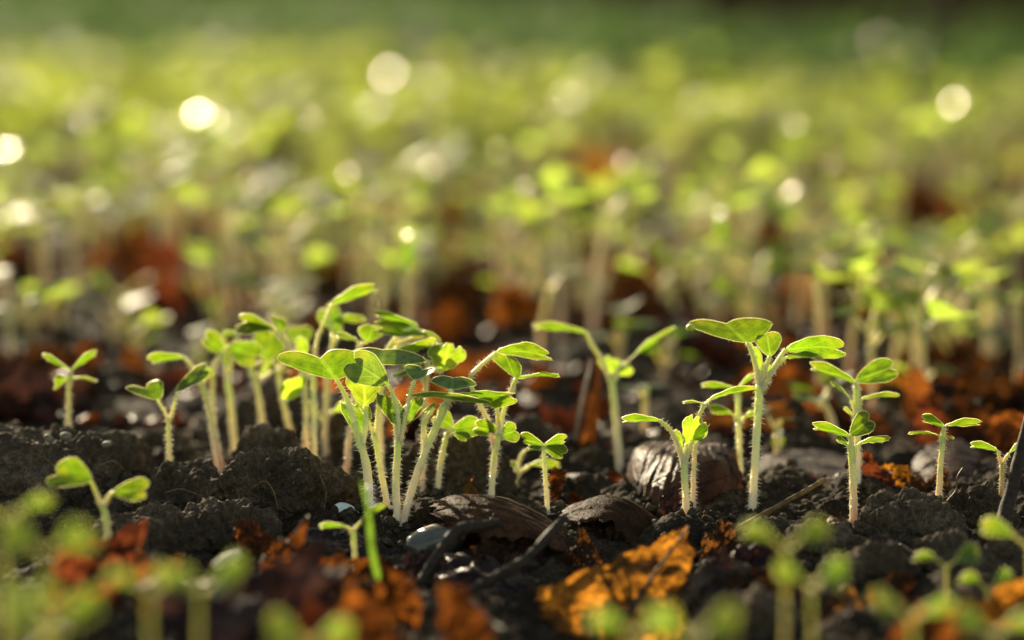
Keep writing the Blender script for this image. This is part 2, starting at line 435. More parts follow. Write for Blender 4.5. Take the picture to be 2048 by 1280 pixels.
def clod(x, y, rx, ry, dep, label, seed, rz=None, sub=None, group='soil clods on the seed bed', amp=.34):
    sub = sub or (7 if seed in (1, 2, 4, 5, 13, 14) else 6)
    """A lump of soil: centre at photograph pixel (x, y), radii in pixels, standing in the ground."""
    k = dep / FPX; c = P(x, y, dep); rad = np.array((rx * k, (rz or rx) * k * .8, ry * k))
    import bmesh
    bm = bmesh.new(); bmesh.ops.create_icosphere(bm, subdivisions=sub, radius=1)
    v = np.array([q.co[:] for q in bm.verts]); f = np.array([[w.index for w in q.verts] for q in bm.faces]); bm.free()
    p = v * rad; s = float(rad.mean()); q = p + seed * 7.7
    n = v / rad; n /= np.linalg.norm(n, axis=1)[:, None]
    d = amp * s * (1.1 * fbm(q / (s * .95), 4, .55)) + .20 * s * (crumbs(q, s * .75) - .5)
    d += .15 * crumbs(q + .2 * fbm(q, 2)[:, None], .5) + .11 * crumbs(q + .1 * fbm(q * 3, 2)[:, None], .24) + .06 * crumbs(q + 4, .12) + .028 * crumbs(q + 8, .065) + .09 * fbm(q * 2.6, 5, .62) - .06 * np.abs(fbm(q * 1.8 + 20, 3))
    p = p + n * d[:, None]
    o = mesh_obj('soil_clod', p, f, M['soil']); o.location = tuple(c)
    return tag(o, label, 'clod', group)

# ------------------------------------------------------------------ leaves and stems
def leaf_sheet(mb, B, A, S, fold=.15, droop=.15, notch=.16, jag=0.0, nu=9, nv=19, rim=.012, seed=0, wide=.62):
    """A cotyledon: B base, A base-to-tip vector, S half-width vector. Rim bead gives the edge its thickness."""
    B, A, S = (np.asarray(q, float) for q in (B, A, S))
    Nn = np.cross(A, S); Nn /= np.linalg.norm(Nn) + 1e-9
    if Nn[2] < 0: Nn = -Nn
    L, W = np.linalg.norm(A), np.linalg.norm(S)
    v = np.sin(np.linspace(-1, 1, nv) * np.pi / 2); a = np.abs(v)
    top = np.where(a < .45, 1 - notch * (1 - a / .45) ** 1.6, wide + (1 - wide) * np.sqrt(np.clip(1 - ((a - .45) / .55) ** 2, 0, 1)))
    bot = wide * a ** 1.7
    if jag:
        w = 1 - a ** 6
        top = top + jag * (.5 * np.cos(v * 17 + seed) + .5 * np.cos(v * 9 + 2 * seed)) * w
        bot = bot + .6 * jag * np.cos(v * 13 + seed) * a * (1 - a ** 8)
    s = np.linspace(0, 1, nu)[:, None]
    u = bot[None] + (top - bot)[None] * s; V = np.broadcast_to(v[None], u.shape)
    off = fold * W * np.abs(V) ** 1.4 - droop * L * u ** 2
    p = B + A * u[..., None] + S * V[..., None] + Nn * off[..., None]
    p = p + Nn * (.045 * L * fbm(np.stack([u * 2.2 + seed, V * 1.7, u * 0 + seed * .7], -1), 2))[..., None]
    idx = np.arange(nu * nv).reshape(nu, nv)
    f = np.stack([idx[:-1, :-1], idx[:-1, 1:], idx[1:, 1:], idx[1:, :-1]], -1).reshape(-1, 4)
    mb.add(p.reshape(-1, 3), f, np.stack([V, u], -1).reshape(-1, 2))
    if rim:
        edge = np.concatenate([p[0], p[-1][::-1][1:-1]])
        edge = np.concatenate([edge, edge[:1]])
        t, e1, e2 = frames(edge); m = len(edge)
        th = np.arange(4) * np.pi / 2
        vv = (edge[:, None] + rim * (np.cos(th)[None, :, None] * e1[:, None] + np.sin(th)[None, :, None] * e2[:, None])).reshape(-1, 3)
        mb.add(vv, [(i * 4 + j, i * 4 + (j + 1) % 4, i * 4 + 4 + (j + 1) % 4, i * 4 + 4 + j) for i in range(m - 1) for j in range(4)], np.tile((.5, .5), (len(vv), 1)))

def hairs_on(mb, c, r, dens, rng, length=.125, wd=.0085):
    """Fine bristles along a stem centre line c with radii r."""
    seg = np.linalg.norm(np.diff(c, axis=0), axis=1); tot = seg.sum(); n = int(tot * dens)
    if n < 1: return
    cum = np.concatenate([[0], np.cumsum(seg)]); s = rng.rand(n) * tot
    ctr = np.stack([np.interp(s, cum, c[:, k]) for k in range(3)], 1); rad = np.interp(s, cum, r)
    t, a, b = frames(c); i = np.clip(np.searchsorted(cum, s) - 1, 0, len(c) - 1); t, a, b = t[i], a[i], b[i]
    th = rng.rand(n) * 2 * np.pi
    nrm = np.cos(th)[:, None] * a + np.sin(th)[:, None] * b
    d = nrm - t * rng.uniform(-.1, .75, n)[:, None] + rng.normal(size=(n, 3)) * .22; d /= np.linalg.norm(d, axis=1)[:, None]
    ln = length * rng.uniform(.45, 1.25, n)
    side = np.cross(d, t); side /= np.linalg.norm(side, axis=1)[:, None] + 1e-9; oth = np.cross(side, d)
    base = ctr + nrm * (rad * .93)[:, None]
    v = np.stack([base + side * wd, base - side * wd * .5 + oth * wd * .87, base - side * wd * .5 - oth * wd * .87, base + d * ln[:, None]], 1).reshape(-1, 3)
    f = [(4 * k + i, 4 * k + (i + 1) % 3, 4 * k + 3) for k in range(n) for i in range(3)]
    mb.add(v, f)

BASES = []
HV = Vector((SUN_DIR.x, SUN_DIR.y, SUN_DIR.z))
def drop_mesh(name, pos, rad, spread, parent=None):
    """A flattened bead of dew: a cap whose middle lies along the direction that mirrors the low sun into the camera."""
    to_cam = (Vector(cam.location) - Vector(pos)).normalized(); n = (to_cam + HV).normalized()
    R0 = rad / math.sin(spread); mb = MB()
    a = n.orthogonal().normalized(); b = n.cross(a); v, f = [], []
    nr, ns = 5, 14
    for i in range(nr + 1):
        th = spread * i / nr
        for j in range(ns):
            ph = 2 * math.pi * j / ns
            q = n * (R0 * (math.cos(th) - math.cos(spread))) + (a * math.cos(ph) + b * math.sin(ph)) * (R0 * math.sin(th))
            v.append(Vector(pos) + q)
    for i in range(nr):
        for j in range(ns):
            f.append((i * ns + j, i * ns + (j + 1) % ns, (i + 1) * ns + (j + 1) % ns, (i + 1) * ns + j))
    k = len(v)
    for j in range(ns):                                          # the underside
        v.append(Vector(pos) - n * rad * .35 + (a * math.cos(2 * math.pi * j / ns) + b * math.sin(2 * math.pi * j / ns)) * rad * .7)
    for j in range(ns):
        f.append((nr * ns + j, nr * ns + (j + 1) % ns, k + (j + 1) % ns, k + j))
    f.append(tuple(range(k, k + ns))[::-1])
    mb.add(v, f); return mb.build(name, M['dew'], parent)

def bead(name, pos, rad, parent):
    import bmesh
    bm = bmesh.new(); bmesh.ops.create_icosphere(bm, subdivisions=2, radius=rad)
    v = np.array([q.co[:] for q in bm.verts]) * (1, 1, .85) + np.asarray(pos); f = np.array([[w.index for w in q.verts] for q in bm.faces]); bm.free()
    return mesh_obj(name, v, f, M['dew'], parent)

def plant(label, d, stem, leaves, r=(6.5, 5), hair=110, name='seedling', mat='stem', lmat='leaf', cat='seedling', group=None, ground=True, seed=0, hl=.12, extra=()):
    """One seedling described in photograph pixels at depth d; a third number on a point is its extra depth in pixels."""
    rng = np.random.RandomState(abs(hash(label)) % 1 + seed + int(stem[0][0] * 7 + stem[0][1]))
    W = lambda q: P(q[0], q[1], d + (q[2] if len(q) > 2 else 0) * d / FPX)
    k = d / FPX
    pts = [W(q) for q in stem]
    if ground:
        g = gh(pts[0][0], pts[0][1])
        if pts[0][2] > g - .1: pts.insert(0, np.array((pts[0][0] + (pts[0][0] - pts[1][0]) * .1, pts[0][1], g - .25)))
    root = thing(name, pts[0], label, cat, group)
    st, hb = MB(), MB()
    r = (r[0] * .86, r[1] * .86)
    c, rr = tube(st, pts, (r[0] * k * 1.1, r[0] * k * .95, (r[0] + r[1]) * .5 * k, r[1] * k, r[1] * k), 10, 26, bump=.2)
    if hair: BASES.append(pts[1] if ground and len(pts) > len(stem) else pts[0])
    so = st.build('stem', M[mat], root)
    if hair: hairs_on(hb, c, rr, hair, rng, hl)
    for ex in extra:                                             # further shoots of the same stem
        c, rr = tube(st2 := MB(), [W(q) for q in ex], (r[1] * k * .95, r[1] * k * .6), 8, 16, bump=.1)
        st2.build('shoot', M[mat], root)
        if hair: hairs_on(hb, c, rr, hair, rng, hl)
    if hb.n: tag(hb.build('stem_hairs', M['hair'], so, smooth=False), kind='stuff')
    for i, lf in enumerate(leaves):
        pet, tip, side = lf[0], lf[1], lf[2]; op = lf[3] if len(lf) > 3 else {}
        pp = [W(q) for q in pet]; B = pp[-1]; A = W(tip) - B
        o = np.array(P(1024, 640, d)); S = np.array((side[0] * k, (side[2] if len(side) > 2 else 0) * k, -side[1] * k))
        mb = MB(); jag = op.get('jag', 0)
        leaf_sheet(mb, B, A, S, op.get('fold', .15), op.get('droop', .12), op.get('notch', .16 if not jag else -.12), jag, 11, 25 if not jag else 41, .011, seed + i * 3.1, op.get('wide', .62))
        lo = mb.build('leaf', M[op.get('mat', 'leaf_young' if jag else lmat)], root)
        lo.data.materials.append(M['rim'])
        mi = np.zeros(len(lo.data.polygons), np.int32); mi[10 * (24 if not jag else 40):] = 1; lo.data.polygons.foreach_set('material_index', mi)
        if len(pp) > 1:
            pm = MB(); rt = r[1] * k
            c, rr = tube(pm, pp, (rt * .85, rt * .5), 8, 14)
            uvs = pm.uv[0]; uvs[:, 1] = .55 + .45 * uvs[:, 1]
            po = pm.build('petiole', M[mat], lo)
            if hair:
                hb = MB(); hairs_on(hb, c, rr, hair, rng, hl * .85)
                if hb.n: tag(hb.build('petiole_hairs', M['hair'], lo, smooth=False), kind='stuff')
        if hair and op.get('fringe', True):                     # short bristles along the leaf edge
            hb = MB(); v0 = mb.v[0].reshape(11, -1, 3); e = np.concatenate([v0[0], v0[-1][::-1]])
            hairs_on(hb, e, np.full(len(e), .01), 9, rng, .06, .005)
            if hb.n: tag(hb.build('edge_hairs', M['hair'], lo, smooth=False), kind='stuff')
    return root

# ------------------------------------------------------------------ the sharp seedlings
BL = {'mat': 'leaf_sky_tint'}
def J(**k): k.setdefault('jag', .10); return k

plant('dark four-leaved seedling on top of the big clod at the left edge', 80.5, [(137, 880), (137, 800), (139, 752)], [
    ([(139, 754), (141, 742)], (94, 712, 12), (7, 16, 34)), ([(139, 754), (142, 742)], (189, 702, -8), (-8, 14, 32)),
    ([(138, 765), (132, 758)], (106, 768, -25), (-4, 16, 16)), ([(138, 765), (144, 757)], (192, 757, 18), (0, 5, 26), BL)], r=(7, 5))
plant('small forked seedling with one round and one upright leaf', 78.6, [(340, 945), (338, 900), (336, 838)], [
    ([(336, 842), (331, 826), (322, 812), (316, 799)], (282, 768, 30), (36, -8, -4), {'fold': .45, 'notch': .22}),
    ([(337, 842), (346, 820), (353, 783)], (411, 731, 5), (-8, -11, 22), {'fold': .05})], r=(7, 5))
plant('thick pale leaning stem with a leaf bent to the left', 80.3, [(446, 952), (430, 880), (414, 800), (399, 764)], [
    ([(399, 766), (385, 735, 10), (366, 713, 10)], (299, 716, 5), (8, 13, 28)),
    ([(402, 772), (408, 760)], (418, 735, 12), (12, 4, 0), J(mat='leaf_young'))], r=(8, 6.5))
plant('brownish stem touching the thick leaning one, with two oval leaves', 82, [(436, 940), (428, 860), (425, 780), (427, 735)], [
    ([(427, 740), (432, 722), (450, 706)], (411, 670, 12), (-10, 20, 14)), ([(427, 740), (436, 716), (456, 692)], (517, 714, -10), (14, -20, 18))], r=(6, 5))
plant('pale blurred stem between the leaning stem and the clod', 84.5, [(471, 915), (463, 830), (455, 755)], [
    ([(455, 760), (452, 735)], (440, 668, 10), (10, 8, 22)), ([(455, 760), (470, 690), (476, 664)], (446, 670), (3, 6, 25))], r=(8, 6))
plant('seedling with one large round glowing leaf left of the orange leaf', 83.2, [(526, 870), (515, 780), (494, 718)], [
    ([(500, 735), (512, 728), (530, 722)], (548, 662, 14), (-34, -8, 6), {'notch': .06}),
    ([(512, 760), (520, 745)], (540, 728, 5), (5, -14, 8), J()),
    ([(512, 765), (545, 742)], (580, 742), (2, 4, 24), BL)], r=(8, 6))
plant('thin stem in front of the orange leaf with a small oval leaf', 84.2, [(582, 875), (566, 800), (556, 735)], [
    ([(556, 740), (580, 715), (600, 692)], (598, 652, 16), (26, 0, 8), {'notch': .05}),
    ([(556, 738), (548, 722)], (530, 700, 10), (14, 10, 10))], r=(6, 5))
plant('seedling with three stacked leaves pointing left', 80.4, [(611, 930), (612, 830), (604, 730)], [
    ([(604, 735), (580, 700), (556, 664)], (486, 634, 24), (9, 14, 30), {'fold': .35, 'notch': .2}),
    ([(604, 735), (578, 698), (550, 658)], (468, 652, -14), (-4, 9, -24)),
    ([(604, 735), (582, 702), (562, 664)], (556, 632, 18), (16, 6, 8), {'notch': .03}),
    ([(610, 760), (606, 720)], (604, 676, 10), (13, 2, 4), J())], r=(7, 6))
plant('tall seedling whose uppermost leaf points right above the cluster', 80.2, [(628, 930), (628, 830), (626, 720)], [
    ([(626, 730), (634, 680), (650, 640), (664, 607)], (752, 575, 8), (6, 15, 34), {'droop': .02}),
    ([(627, 745), (612, 755)], (566, 790, -10), (12, 16, 10), J())], r=(7, 6))
plant('shaded seedling with two dark oval leaves behind the tall one', 82.6, [(657, 960), (650, 880), (656, 740)], [
    ([(656, 745), (662, 700), (682, 662)], (646, 614, 18), (-20, 14, 8), {'notch': .08}), ([(656, 745), (664, 690), (664, 642)], (733, 634), (3, 11, 30)),
    ([(654, 830), (668, 822)], (706, 806), (3, 12, 14), J()), ([(652, 850), (640, 835)], (618, 800, 10), (10, 14, 8), J())], r=(7, 5.5))
plant('slanting pale stem right of the lumpy clod with a rounded back leaf', 79.6, [(689, 972), (697, 890), (712, 760), (718, 700)], [
    ([(718, 705), (720, 690), (735, 684)], (748, 650, 12), (27, 3, 6), {'notch': .05}), ([(718, 705), (715, 680)], (672, 668, 6), (4, 10, 22), BL)], r=(7, 5))
plant('bristly thick seedling with the broad spotted two-lobed leaf', 75.4, [(737, 985), (733, 930), (720, 885), (708, 845)], [
    ([(710, 850), (700, 815), (685, 780), (672, 758)], (630, 702, 22), (84, -6, -16), {'fold': .3, 'notch': .26, 'droop': .05}),
    ([(724, 890), (732, 850), (730, 812)], (727, 742, 16), (36, 2, 4), J(jag=.12)),
    ([(726, 900), (716, 868)], (700, 806, 8), (22, 6, 12), J(mat='leaf'))], r=(11, 9), hl=.16, hair=60)
plant('curved hairy stem between the bristly stem and the upright one', 75.8, [(781, 1055), (770, 985), (757, 915), (748, 868)], [
    ([(750, 875), (756, 820), (762, 760), (764, 728)], (766, 690, 36), (86, 2, -14), dict(BL, fold=-.25, notch=.2, droop=.1)),
    ([(752, 880), (742, 855), (738, 840)], (722, 800, 6), (14, 8, 6), J())], r=(8, 6))
plant('upright forked seedling with bluish leaves on both arms', 75.0, [(796, 1062), (792, 970), (796, 880)], [
    ([(796, 890), (798, 840), (788, 795), (776, 768)], (704, 718, -30), (20, -26, 14), dict(BL, fold=-.1)),
    ([(797, 890), (810, 840), (820, 790), (830, 760)], (848, 733, 16), (30, 2, -18), dict(BL, notch=.22, fold=.3)),
    ([(796, 880), (790, 850)], (775, 790, 12), (26, 8, 8), J(mat='leaf')), ([(797, 880), (810, 850)], (830, 800, 10), (22, -8, 8), J(mat='leaf'))], r=(9.5, 8))
plant('stout stem slanting right with a wide flat leaf across its top', 75.0, [(803, 1064), (822, 985), (850, 905), (878, 840), (890, 808)], [
    ([(889, 812), (894, 802), (896, 797)], (900, 786, -62), (84, 10, 6), dict(BL, fold=-.12, notch=.1, droop=-.02)),
    ([(888, 815), (900, 800), (918, 788)], (1032, 796, -14), (4, 20, 30), {'droop': -.04, 'fold': -.2}),
    ([(889, 815), (897, 796), (903, 778)], (906, 748, 26), (46, 2, -10), dict(BL, notch=.2, fold=-.2)),
    ([(852, 902), (848, 850), (868, 815)], (832, 832, -8), (22, -16, 16), J())], r=(9, 8.5), hl=.14)
plant('seedling behind the stout stem with an arched leaf and a ragged one', 77.6, [(844, 1035), (846, 930), (850, 800), (857, 720)], [
    ([(852, 780), (842, 745), (818, 738), (786, 752)], (846, 728), (4, -11, 30), {'droop': .02}),
    ([(857, 730), (878, 745), (885, 742)], (898, 692, 10), (38, 6, 4), J(jag=.13)),
    ([(857, 728), (820, 712), (770, 712)], (876, 692, 10), (3, 10, 30), {'droop': -.1})], r=(6, 5))
plant('yellow-green back seedling with long stacked leaves pointing left', 79.5, [(765, 960), (760, 840), (764, 720)], [
    ([(764, 725), (780, 690), (800, 668), (836, 650)], (748, 629, 12), (6, 13, 32), {'droop': .0}), ([(764, 725), (785, 690), (856, 670)], (752, 645, -12), (2, 13, -28)),
    ([(764, 725), (800, 690), (845, 664)], (887, 684, -4), (6, 12, 24))], r=(7, 6))
plant('seedling with paired round leaves seen from below right of the stout stem', 77.4, [(874, 1005), (880, 935), (894, 866)], [
    ([(894, 868), (906, 858)], (959, 850, -4), (-4, -19, 8)), ([(894, 868), (905, 854)], (872, 828, 10), (-12, 17, 8)),
    ([(894, 872), (906, 866)], (938, 876, -22), (-8, 10, 18))], r=(7, 6))
plant('bristly seedling with long arched bright leaves to the right', 76.6, [(982, 1000), (988, 920), (998, 868)], [
    ([(999, 872), (1000, 866)], (950, 850, 6), (-6, 18, 8)), ([(999, 872), (1003, 872)], (1034, 860, -8), (-8, -19, 6)),
    ([(998, 872), (994, 820), (986, 800)], (1026, 800, -4), (3, 8, 22)),
    ([(999, 872), (1008, 820), (1022, 780), (1032, 755)], (1010, 708, 12), (-28, -4, 20), {'droop': -.05, 'notch': .08}),
    ([(1018, 790), (1034, 756)], (1117, 742, -6), (2, 8, 30), {'droop': .14}),
    ([(940, 752), (965, 728), (993, 704)], (1100, 698, -4), (8, 20, 26), {'droop': .16, 'notch': .1})], r=(8, 7), hl=.14,
    extra=[[(990, 900, 6), (975, 840, 10), (945, 780, 8), (940, 752)]])
plant('short seedling with a cross of four leaves behind the arched dead leaf', 75.8, [(1097, 1038), (1091, 960), (1087, 893)], [
    ([(1087, 895), (1087, 890)], (1046, 874, 12), (6, 17, 16)), ([(1087, 895), (1089, 890)], (1130, 876, 10), (-4, 15, 18)),
    ([(1087, 897), (1085, 893)], (1062, 896, -24), (8, 6, 12)), ([(1087, 897), (1091, 893)], (1131, 908, -16), (-10, 14, 10))], r=(5.5, 5))
plant('low broad-leaved sprout beside the black stone', 80.2, [(1026, 1000), (1030, 960), (1034, 946)], [
    ([(1034, 948), (1030, 935)], (1010, 918, 10), (20, 8, 10)), ([(1034, 948), (1060, 930)], (1120, 925), (3, 12, 22)), ([(1034, 950), (1040, 915), (1052, 900)], (1090, 888), (2, 5, 16))], r=(6, 5))
plant('tall pale Y-shaped seedling with a long narrow leaf slanting right', 82.6, [(1242, 985), (1236, 890), (1226, 780), (1221, 752)], [
    ([(1222, 760), (1200, 715), (1184, 690), (1172, 664)], (1068, 644, 8), (3, 12, 30), {'droop': .12}),
    ([(1222, 760), (1240, 735), (1256, 724)], (1340, 645, 6), (4, 5, 24), {'notch': .02}),
    ([(1222, 762), (1220, 748)], (1218, 716, 10), (24, 4, 8), J()), ([(1222, 766), (1238, 748)], (1262, 738), (4, 12, 12), J())], r=(10, 8), hair=36)
plant('seedling in front of the wet brown leaf with a toothed yellow-green leaf', 74.9, [(1375, 1062), (1371, 985), (1368, 925)], [
    ([(1368, 930), (1352, 880), (1336, 855), (1318, 840)], (1244, 838, 4), (3, 13, 30), {'droop': .06}),
    ([(1368, 930), (1371, 900), (1373, 888)], (1398, 840, 10), (24, 14, 4), J(jag=.12)), ([(1368, 930), (1378, 900), (1386, 880)], (1410, 852, 4), (4, 12, 10), J()),
    ([(1366, 935), (1362, 900)], (1356, 862, 6), (8, 2, 4), J())], r=(8.5, 8))
plant('slim seedling with two tiers of narrow leaves left of the tallest right one', 79, [(1483, 1045), (1480, 930), (1475, 790)], [
    ([(1475, 795), (1472, 778)], (1404, 765, 8), (3, 10, 28)), ([(1475, 795), (1476, 775)], (1505, 750, 10), (-4, 12, 20)),
    ([(1478, 850), (1466, 828)], (1421, 815, 4), (4, 12, 20)), ([(1478, 850), (1490, 832)], (1512, 828), (3, 8, 18))], r=(7, 6))
tallest = plant('tallest seedling at the right with a broad two-lobed leaf and a rounded one', 76.4, [(1502, 1060), (1510, 930), (1519, 770)], [
    ([(1519, 775), (1512, 735), (1502, 700), (1494, 685)], (1444, 636, 30), (82, -3, 0), {'fold': .12, 'notch': .18, 'droop': .1}),
    ([(1520, 780), (1530, 740), (1540, 712)], (1535, 664, 12), (27, -2, 8), {'notch': .02}),
    ([(1520, 785), (1545, 740), (1562, 712), (1572, 698)], (1688, 688, -4), (6, 24, 16), {'droop': .14}),
    ([(1521, 780), (1548, 738), (1570, 716)], (1636, 706, -8), (3, 9, 26), J(mat='leaf_sky_tint')),
    ([(1520, 775), (1520, 740)], (1508, 692, 10), (12, 2, 6), J()), ([(1520, 775), (1530, 756)], (1534, 728, 6), (10, 2, 6), J())], r=(9.5, 9), hl=.14)
plant('thin arched leaf on a long stalk left of the tallest right seedling', 76.2, [(1386, 1050), (1388, 930), (1396, 842), (1410, 808)], [
    ([(1408, 812), (1420, 798)], (1506, 764, 4), (5, 9, 22), {'droop': .16, 'notch': .04}), ([(1408, 812), (1402, 806)], (1366, 803, 6), (2, 5, 20), BL)], r=(6, 5))
plant('four-leaved seedling standing just behind the pale-stemmed one at right', 77.6, [(1716, 1000), (1715, 880), (1713, 772)], [
    ([(1713, 778), (1711, 764)], (1624, 724, 6), (6, 17, 28)), ([(1713, 778), (1713, 762)], (1789, 730, -2), (-10, -20, 18)),
    ([(1714, 830), (1702, 800)], (1668, 764, 10), (8, 10, 20), BL), ([(1714, 830), (1722, 798)], (1797, 783, -4), (2, 7, 24), BL),
    ([(1714, 845), (1706, 830)], (1692, 818), (4, 8, 8), J())], r=(8, 7))
plant('pale-stemmed four-leaved seedling right of the curled amber scrap', 74.9, [(1706, 1088), (1707, 990), (1702, 890)], [
    ([(1702, 895), (1700, 872)], (1628, 846, 6), (5, 15, 26)), ([(1702, 895), (1701, 870)], (1742, 834, 8), (-10, -17, 20)),
    ([(1706, 925), (1712, 890)], (1777, 872, -4), (2, 10, 26), BL), ([(1706, 925), (1696, 890)], (1674, 876, 10), (4, 10, 14), BL)], r=(10, 8), hair=60)
plant('lone upright seedling with flat twin leaves beside the thin curled root', 75.2, [(1874, 1050), (1880, 950), (1887, 862)], [
    ([(1886, 866), (1888, 852)], (1847, 834, 10), (6, 15, 26)), ([(1886, 866), (1889, 852)], (1960, 840, 4), (2, 12, 28)),
    ([(1884, 900), (1880, 872)], (1818, 861, 4), (2, 6, 24), BL), ([(1884, 900), (1890, 874)], (1908, 876, -6), (2, 4, 18), BL)], r=(8, 6.5), hair=60)
plant('pinkish forked seedling leaning on the upright stick at the right edge', 75.8, [(1998, 1050), (2003, 985), (2004, 930)], [
    ([(2004, 934), (1998, 912), (1994, 900)], (1942, 886, 4), (4, 12, 24)), ([(2004, 934), (2012, 915), (2018, 907)], (2044, 884, 2), (3, 9, 18), BL)], r=(8, 5.5), mat='stem_pink')

bead('seed_coat', P(1381, 656, 76.2), .13, tallest).data.materials[0] = M['rim']

# ------------------------------------------------------------------ blurred seedlings in front of the sharp plane
plant('soft-focus seedling with two bright leaves in front of the left clod', 69.6, [(221, 1135), (212, 1040), (204, 1010)], [
    ([(204, 1014), (190, 980), (182, 962)], (104, 942, 6), (16, -24, 26), {'fold': .3}), ([(206, 1014), (220, 990), (228, 984)], (294, 976, -4), (4, -20, 20))], r=(10, 8), hair=30)
plant('small blurred forked sprout in front of the white shell', 70.6, [(710, 1120), (708, 1085), (706, 1060)], [
    ([(706, 1062), (690, 1052)], (640, 1050, 4), (2, 10, 22)), ([(706, 1062), (722, 1042)], (768, 1005, 4), (4, 8, 22), {'notch': .02})], r=(8, 6), hair=20)
def front(label, xt, yt, d, size=1.0, turn=0.0, n=2, lmat='leaf_front_shaded', lean=0.0, seed=1):
    """A seedling close to the lens: crown at photograph pixel (xt, yt)."""
    k = d / FPX; u = size * .85 / k
    ca, sa = math.cos(turn), math.sin(turn)
    top = P(xt, yt, d); g = gh(top[0], top[1]); hpx = (top[2] - g) / k
    L = []
    for i in range(n):
        s = 1 if i % 2 == 0 else -1; j = i // 2
        b = (xt + s * ca * .45 * u, yt - .25 * u + j * .5 * u, s * sa * .45 * u)
        L.append(([(xt, yt + .1 * u + j * .6 * u), b], (b[0] + s * ca * u * .95, b[1] - (.1 + .25 * ((i * 7 + int(xt)) % 5) / 4) * u, b[2] + s * sa * u * .95), (-sa * u * .5, (.3 + .1 * (int(xt) % 3)) * u * (1 if (i + int(yt)) % 2 else -1), ca * u * .55), {'droop': .15, 'fold': .25}))
    return plant(label, d, [(xt - lean * u, yt + hpx), (xt - lean * .4 * u, yt + hpx * .5), (xt, yt)], L, r=(.065 / k, .045 / k), hair=0, lmat=lmat, mat='stem_front_shaded', seed=seed)
front('blurred green seedling cut by the left edge level with the clod foot', 12, 1035, 57, .8, .3, 2)
front('broad blurred leaf pair low in the left corner', 92, 1105, 52, .75, -.3, 2)
front('brightest blurred yellow-green seedling in the bottom left corner', 100, 1235, 51, .85, .7, 4)
front('blurred seedling cut by the bottom left corner', 10, 1225, 50, .8, .2, 2)
front('blurred pale-stemmed sprout in front of the left orange leaf litter', 300, 1182, 53, .7, .2, 2)
front('blurred sprout with one raised leaf left of the white petal', 398, 1178, 54.5, .7, -.4, 2)
front('blurred two-tiered seedling in front of the straw stalk', 1572, 1092, 57.5, .75, .15, 2, lean=.1)
front('blurred shorter seedling touching the two-tiered one', 1622, 1168, 57, .6, -.1, 2, lean=-.2)
front('blurred sprout with flat leaves in front of the dark stalk tip', 1893, 1130, 66, .65, .1, 2)
front('blurred sprout holding a dew bead in front of the lower right clods', 1975, 1176, 65, .6, .4, 2)
front('large blurred leaf pair cut by the right edge', 2056, 1088, 65, .9, -.15, 2)
front('blurred seedling at the bottom edge in front of the upright amber leaf', 1270, 1268, 53, .7, .1, 2)
front('blurred darker seedling at the bottom edge below the amber leaf tip', 1385, 1272, 52, .7, -.3, 2)
front('blurred seedling in front of the small amber leaf at lower right', 1825, 1235, 55, .65, .6, 2)
front('blurred sprout in the bottom right corner', 1990, 1265, 55, .65, -.2, 2)
front('blurred grey-green sprout at the bottom edge beside the white petal', 620, 1285, 53, .65, .1, 2)

def blade(label, pts, d, w, mat='blade', name='grass_blade', group=None):
    """A grass blade: a folded tapering strip along a pixel path."""
    k = d / FPX
    c = spline([P(q[0], q[1], d + (q[2] if len(q) > 2 else 0) * k) for q in pts], 24)
    t, a, b = frames(c); s = np.linspace(0, 1, 24); wd = w * k * np.sqrt(np.clip(np.minimum(1, (1 - s) * 3), .02, 1)) * .5
    side = np.cross(t, (0.25, -1, .1)); side /= np.linalg.norm(side, axis=1)[:, None]; nn = np.cross(side, t)
    rows = [c + side * (v * wd)[:, None] + nn * (abs(v) * .35 * wd)[:, None] for v in (-1, -.5, 0, .5, 1)]
    p = np.stack(rows, 1); i = np.arange(24 * 5).reshape(24, 5)
    f = np.stack([i[:-1, :-1], i[:-1, 1:], i[1:, 1:], i[1:, :-1]], -1).reshape(-1, 4)
    mb = MB(); mb.add(p.reshape(-1, 3), f, np.stack(np.broadcast_arrays(np.linspace(-1, 1, 5)[None], s[:, None]), -1).reshape(-1, 2))
    for e in (0, 4):
        tube(mb, p[::3, e], .012, 4, 24)
    o = mb.build(name, M[mat]); return tag(o, label, 'grass', group)
gb = blade('blurred grass blade with two dew beads rising in front of the cluster', [(792, 1262), (760, 1170), (742, 1090), (738, 1030), (722, 960)], 66.0, 14)
bead('dew_drop', P(740, 978, 65.9), .10, gb); bead('dew_drop', P(743, 1007, 65.9), .10, gb)

# ------------------------------------------------------------------ clods, stones, shell
clod(120, 990, 150, 112, 79.0, 'largest soil clod, at the left edge under the dark four-leaved seedling', 1, rz=170)
clod(35, 960, 100, 82, 81.5, 'soil clod cut by the left edge, behind the largest clod', 2)
clod(318, 938, 62, 66, 84.5, 'rounded soil clod behind the small forked seedling', 3)
clod(372, 1012, 100, 62, 77.5, 'low crumbly soil clod in front of the thick leaning stem', 4)
clod(568, 1000, 100, 76, 76.5, 'steep lumpy soil clod left of the white shell', 5, rz=90)
clod(535, 925, 56, 58, 80.0, 'peaked soil clod behind the steep lumpy one', 6, rz=60, amp=.4)
clod(300, 1085, 95, 46, 73.0, 'low soil clod in front of the left clods', 7)
clod(455, 1060, 80, 40, 74.0, 'small crumbly soil clod left of the wrinkled dark leaf', 8)
clod(560, 905, 150, 104, 88.0, 'shaded soil clod behind the row of pale stems', 9, rz=60)
clod(690, 905, 70, 96, 84.0, 'black shaded soil clod between two pale stems', 10, rz=50)
clod(905, 960, 85, 88, 79.5, 'crumbly soil clod behind the seedling with paired round leaves', 11, rz=70)
clod(1060, 905, 42, 48, 84.0, 'small dark soil clod behind the bristly seedling', 12)
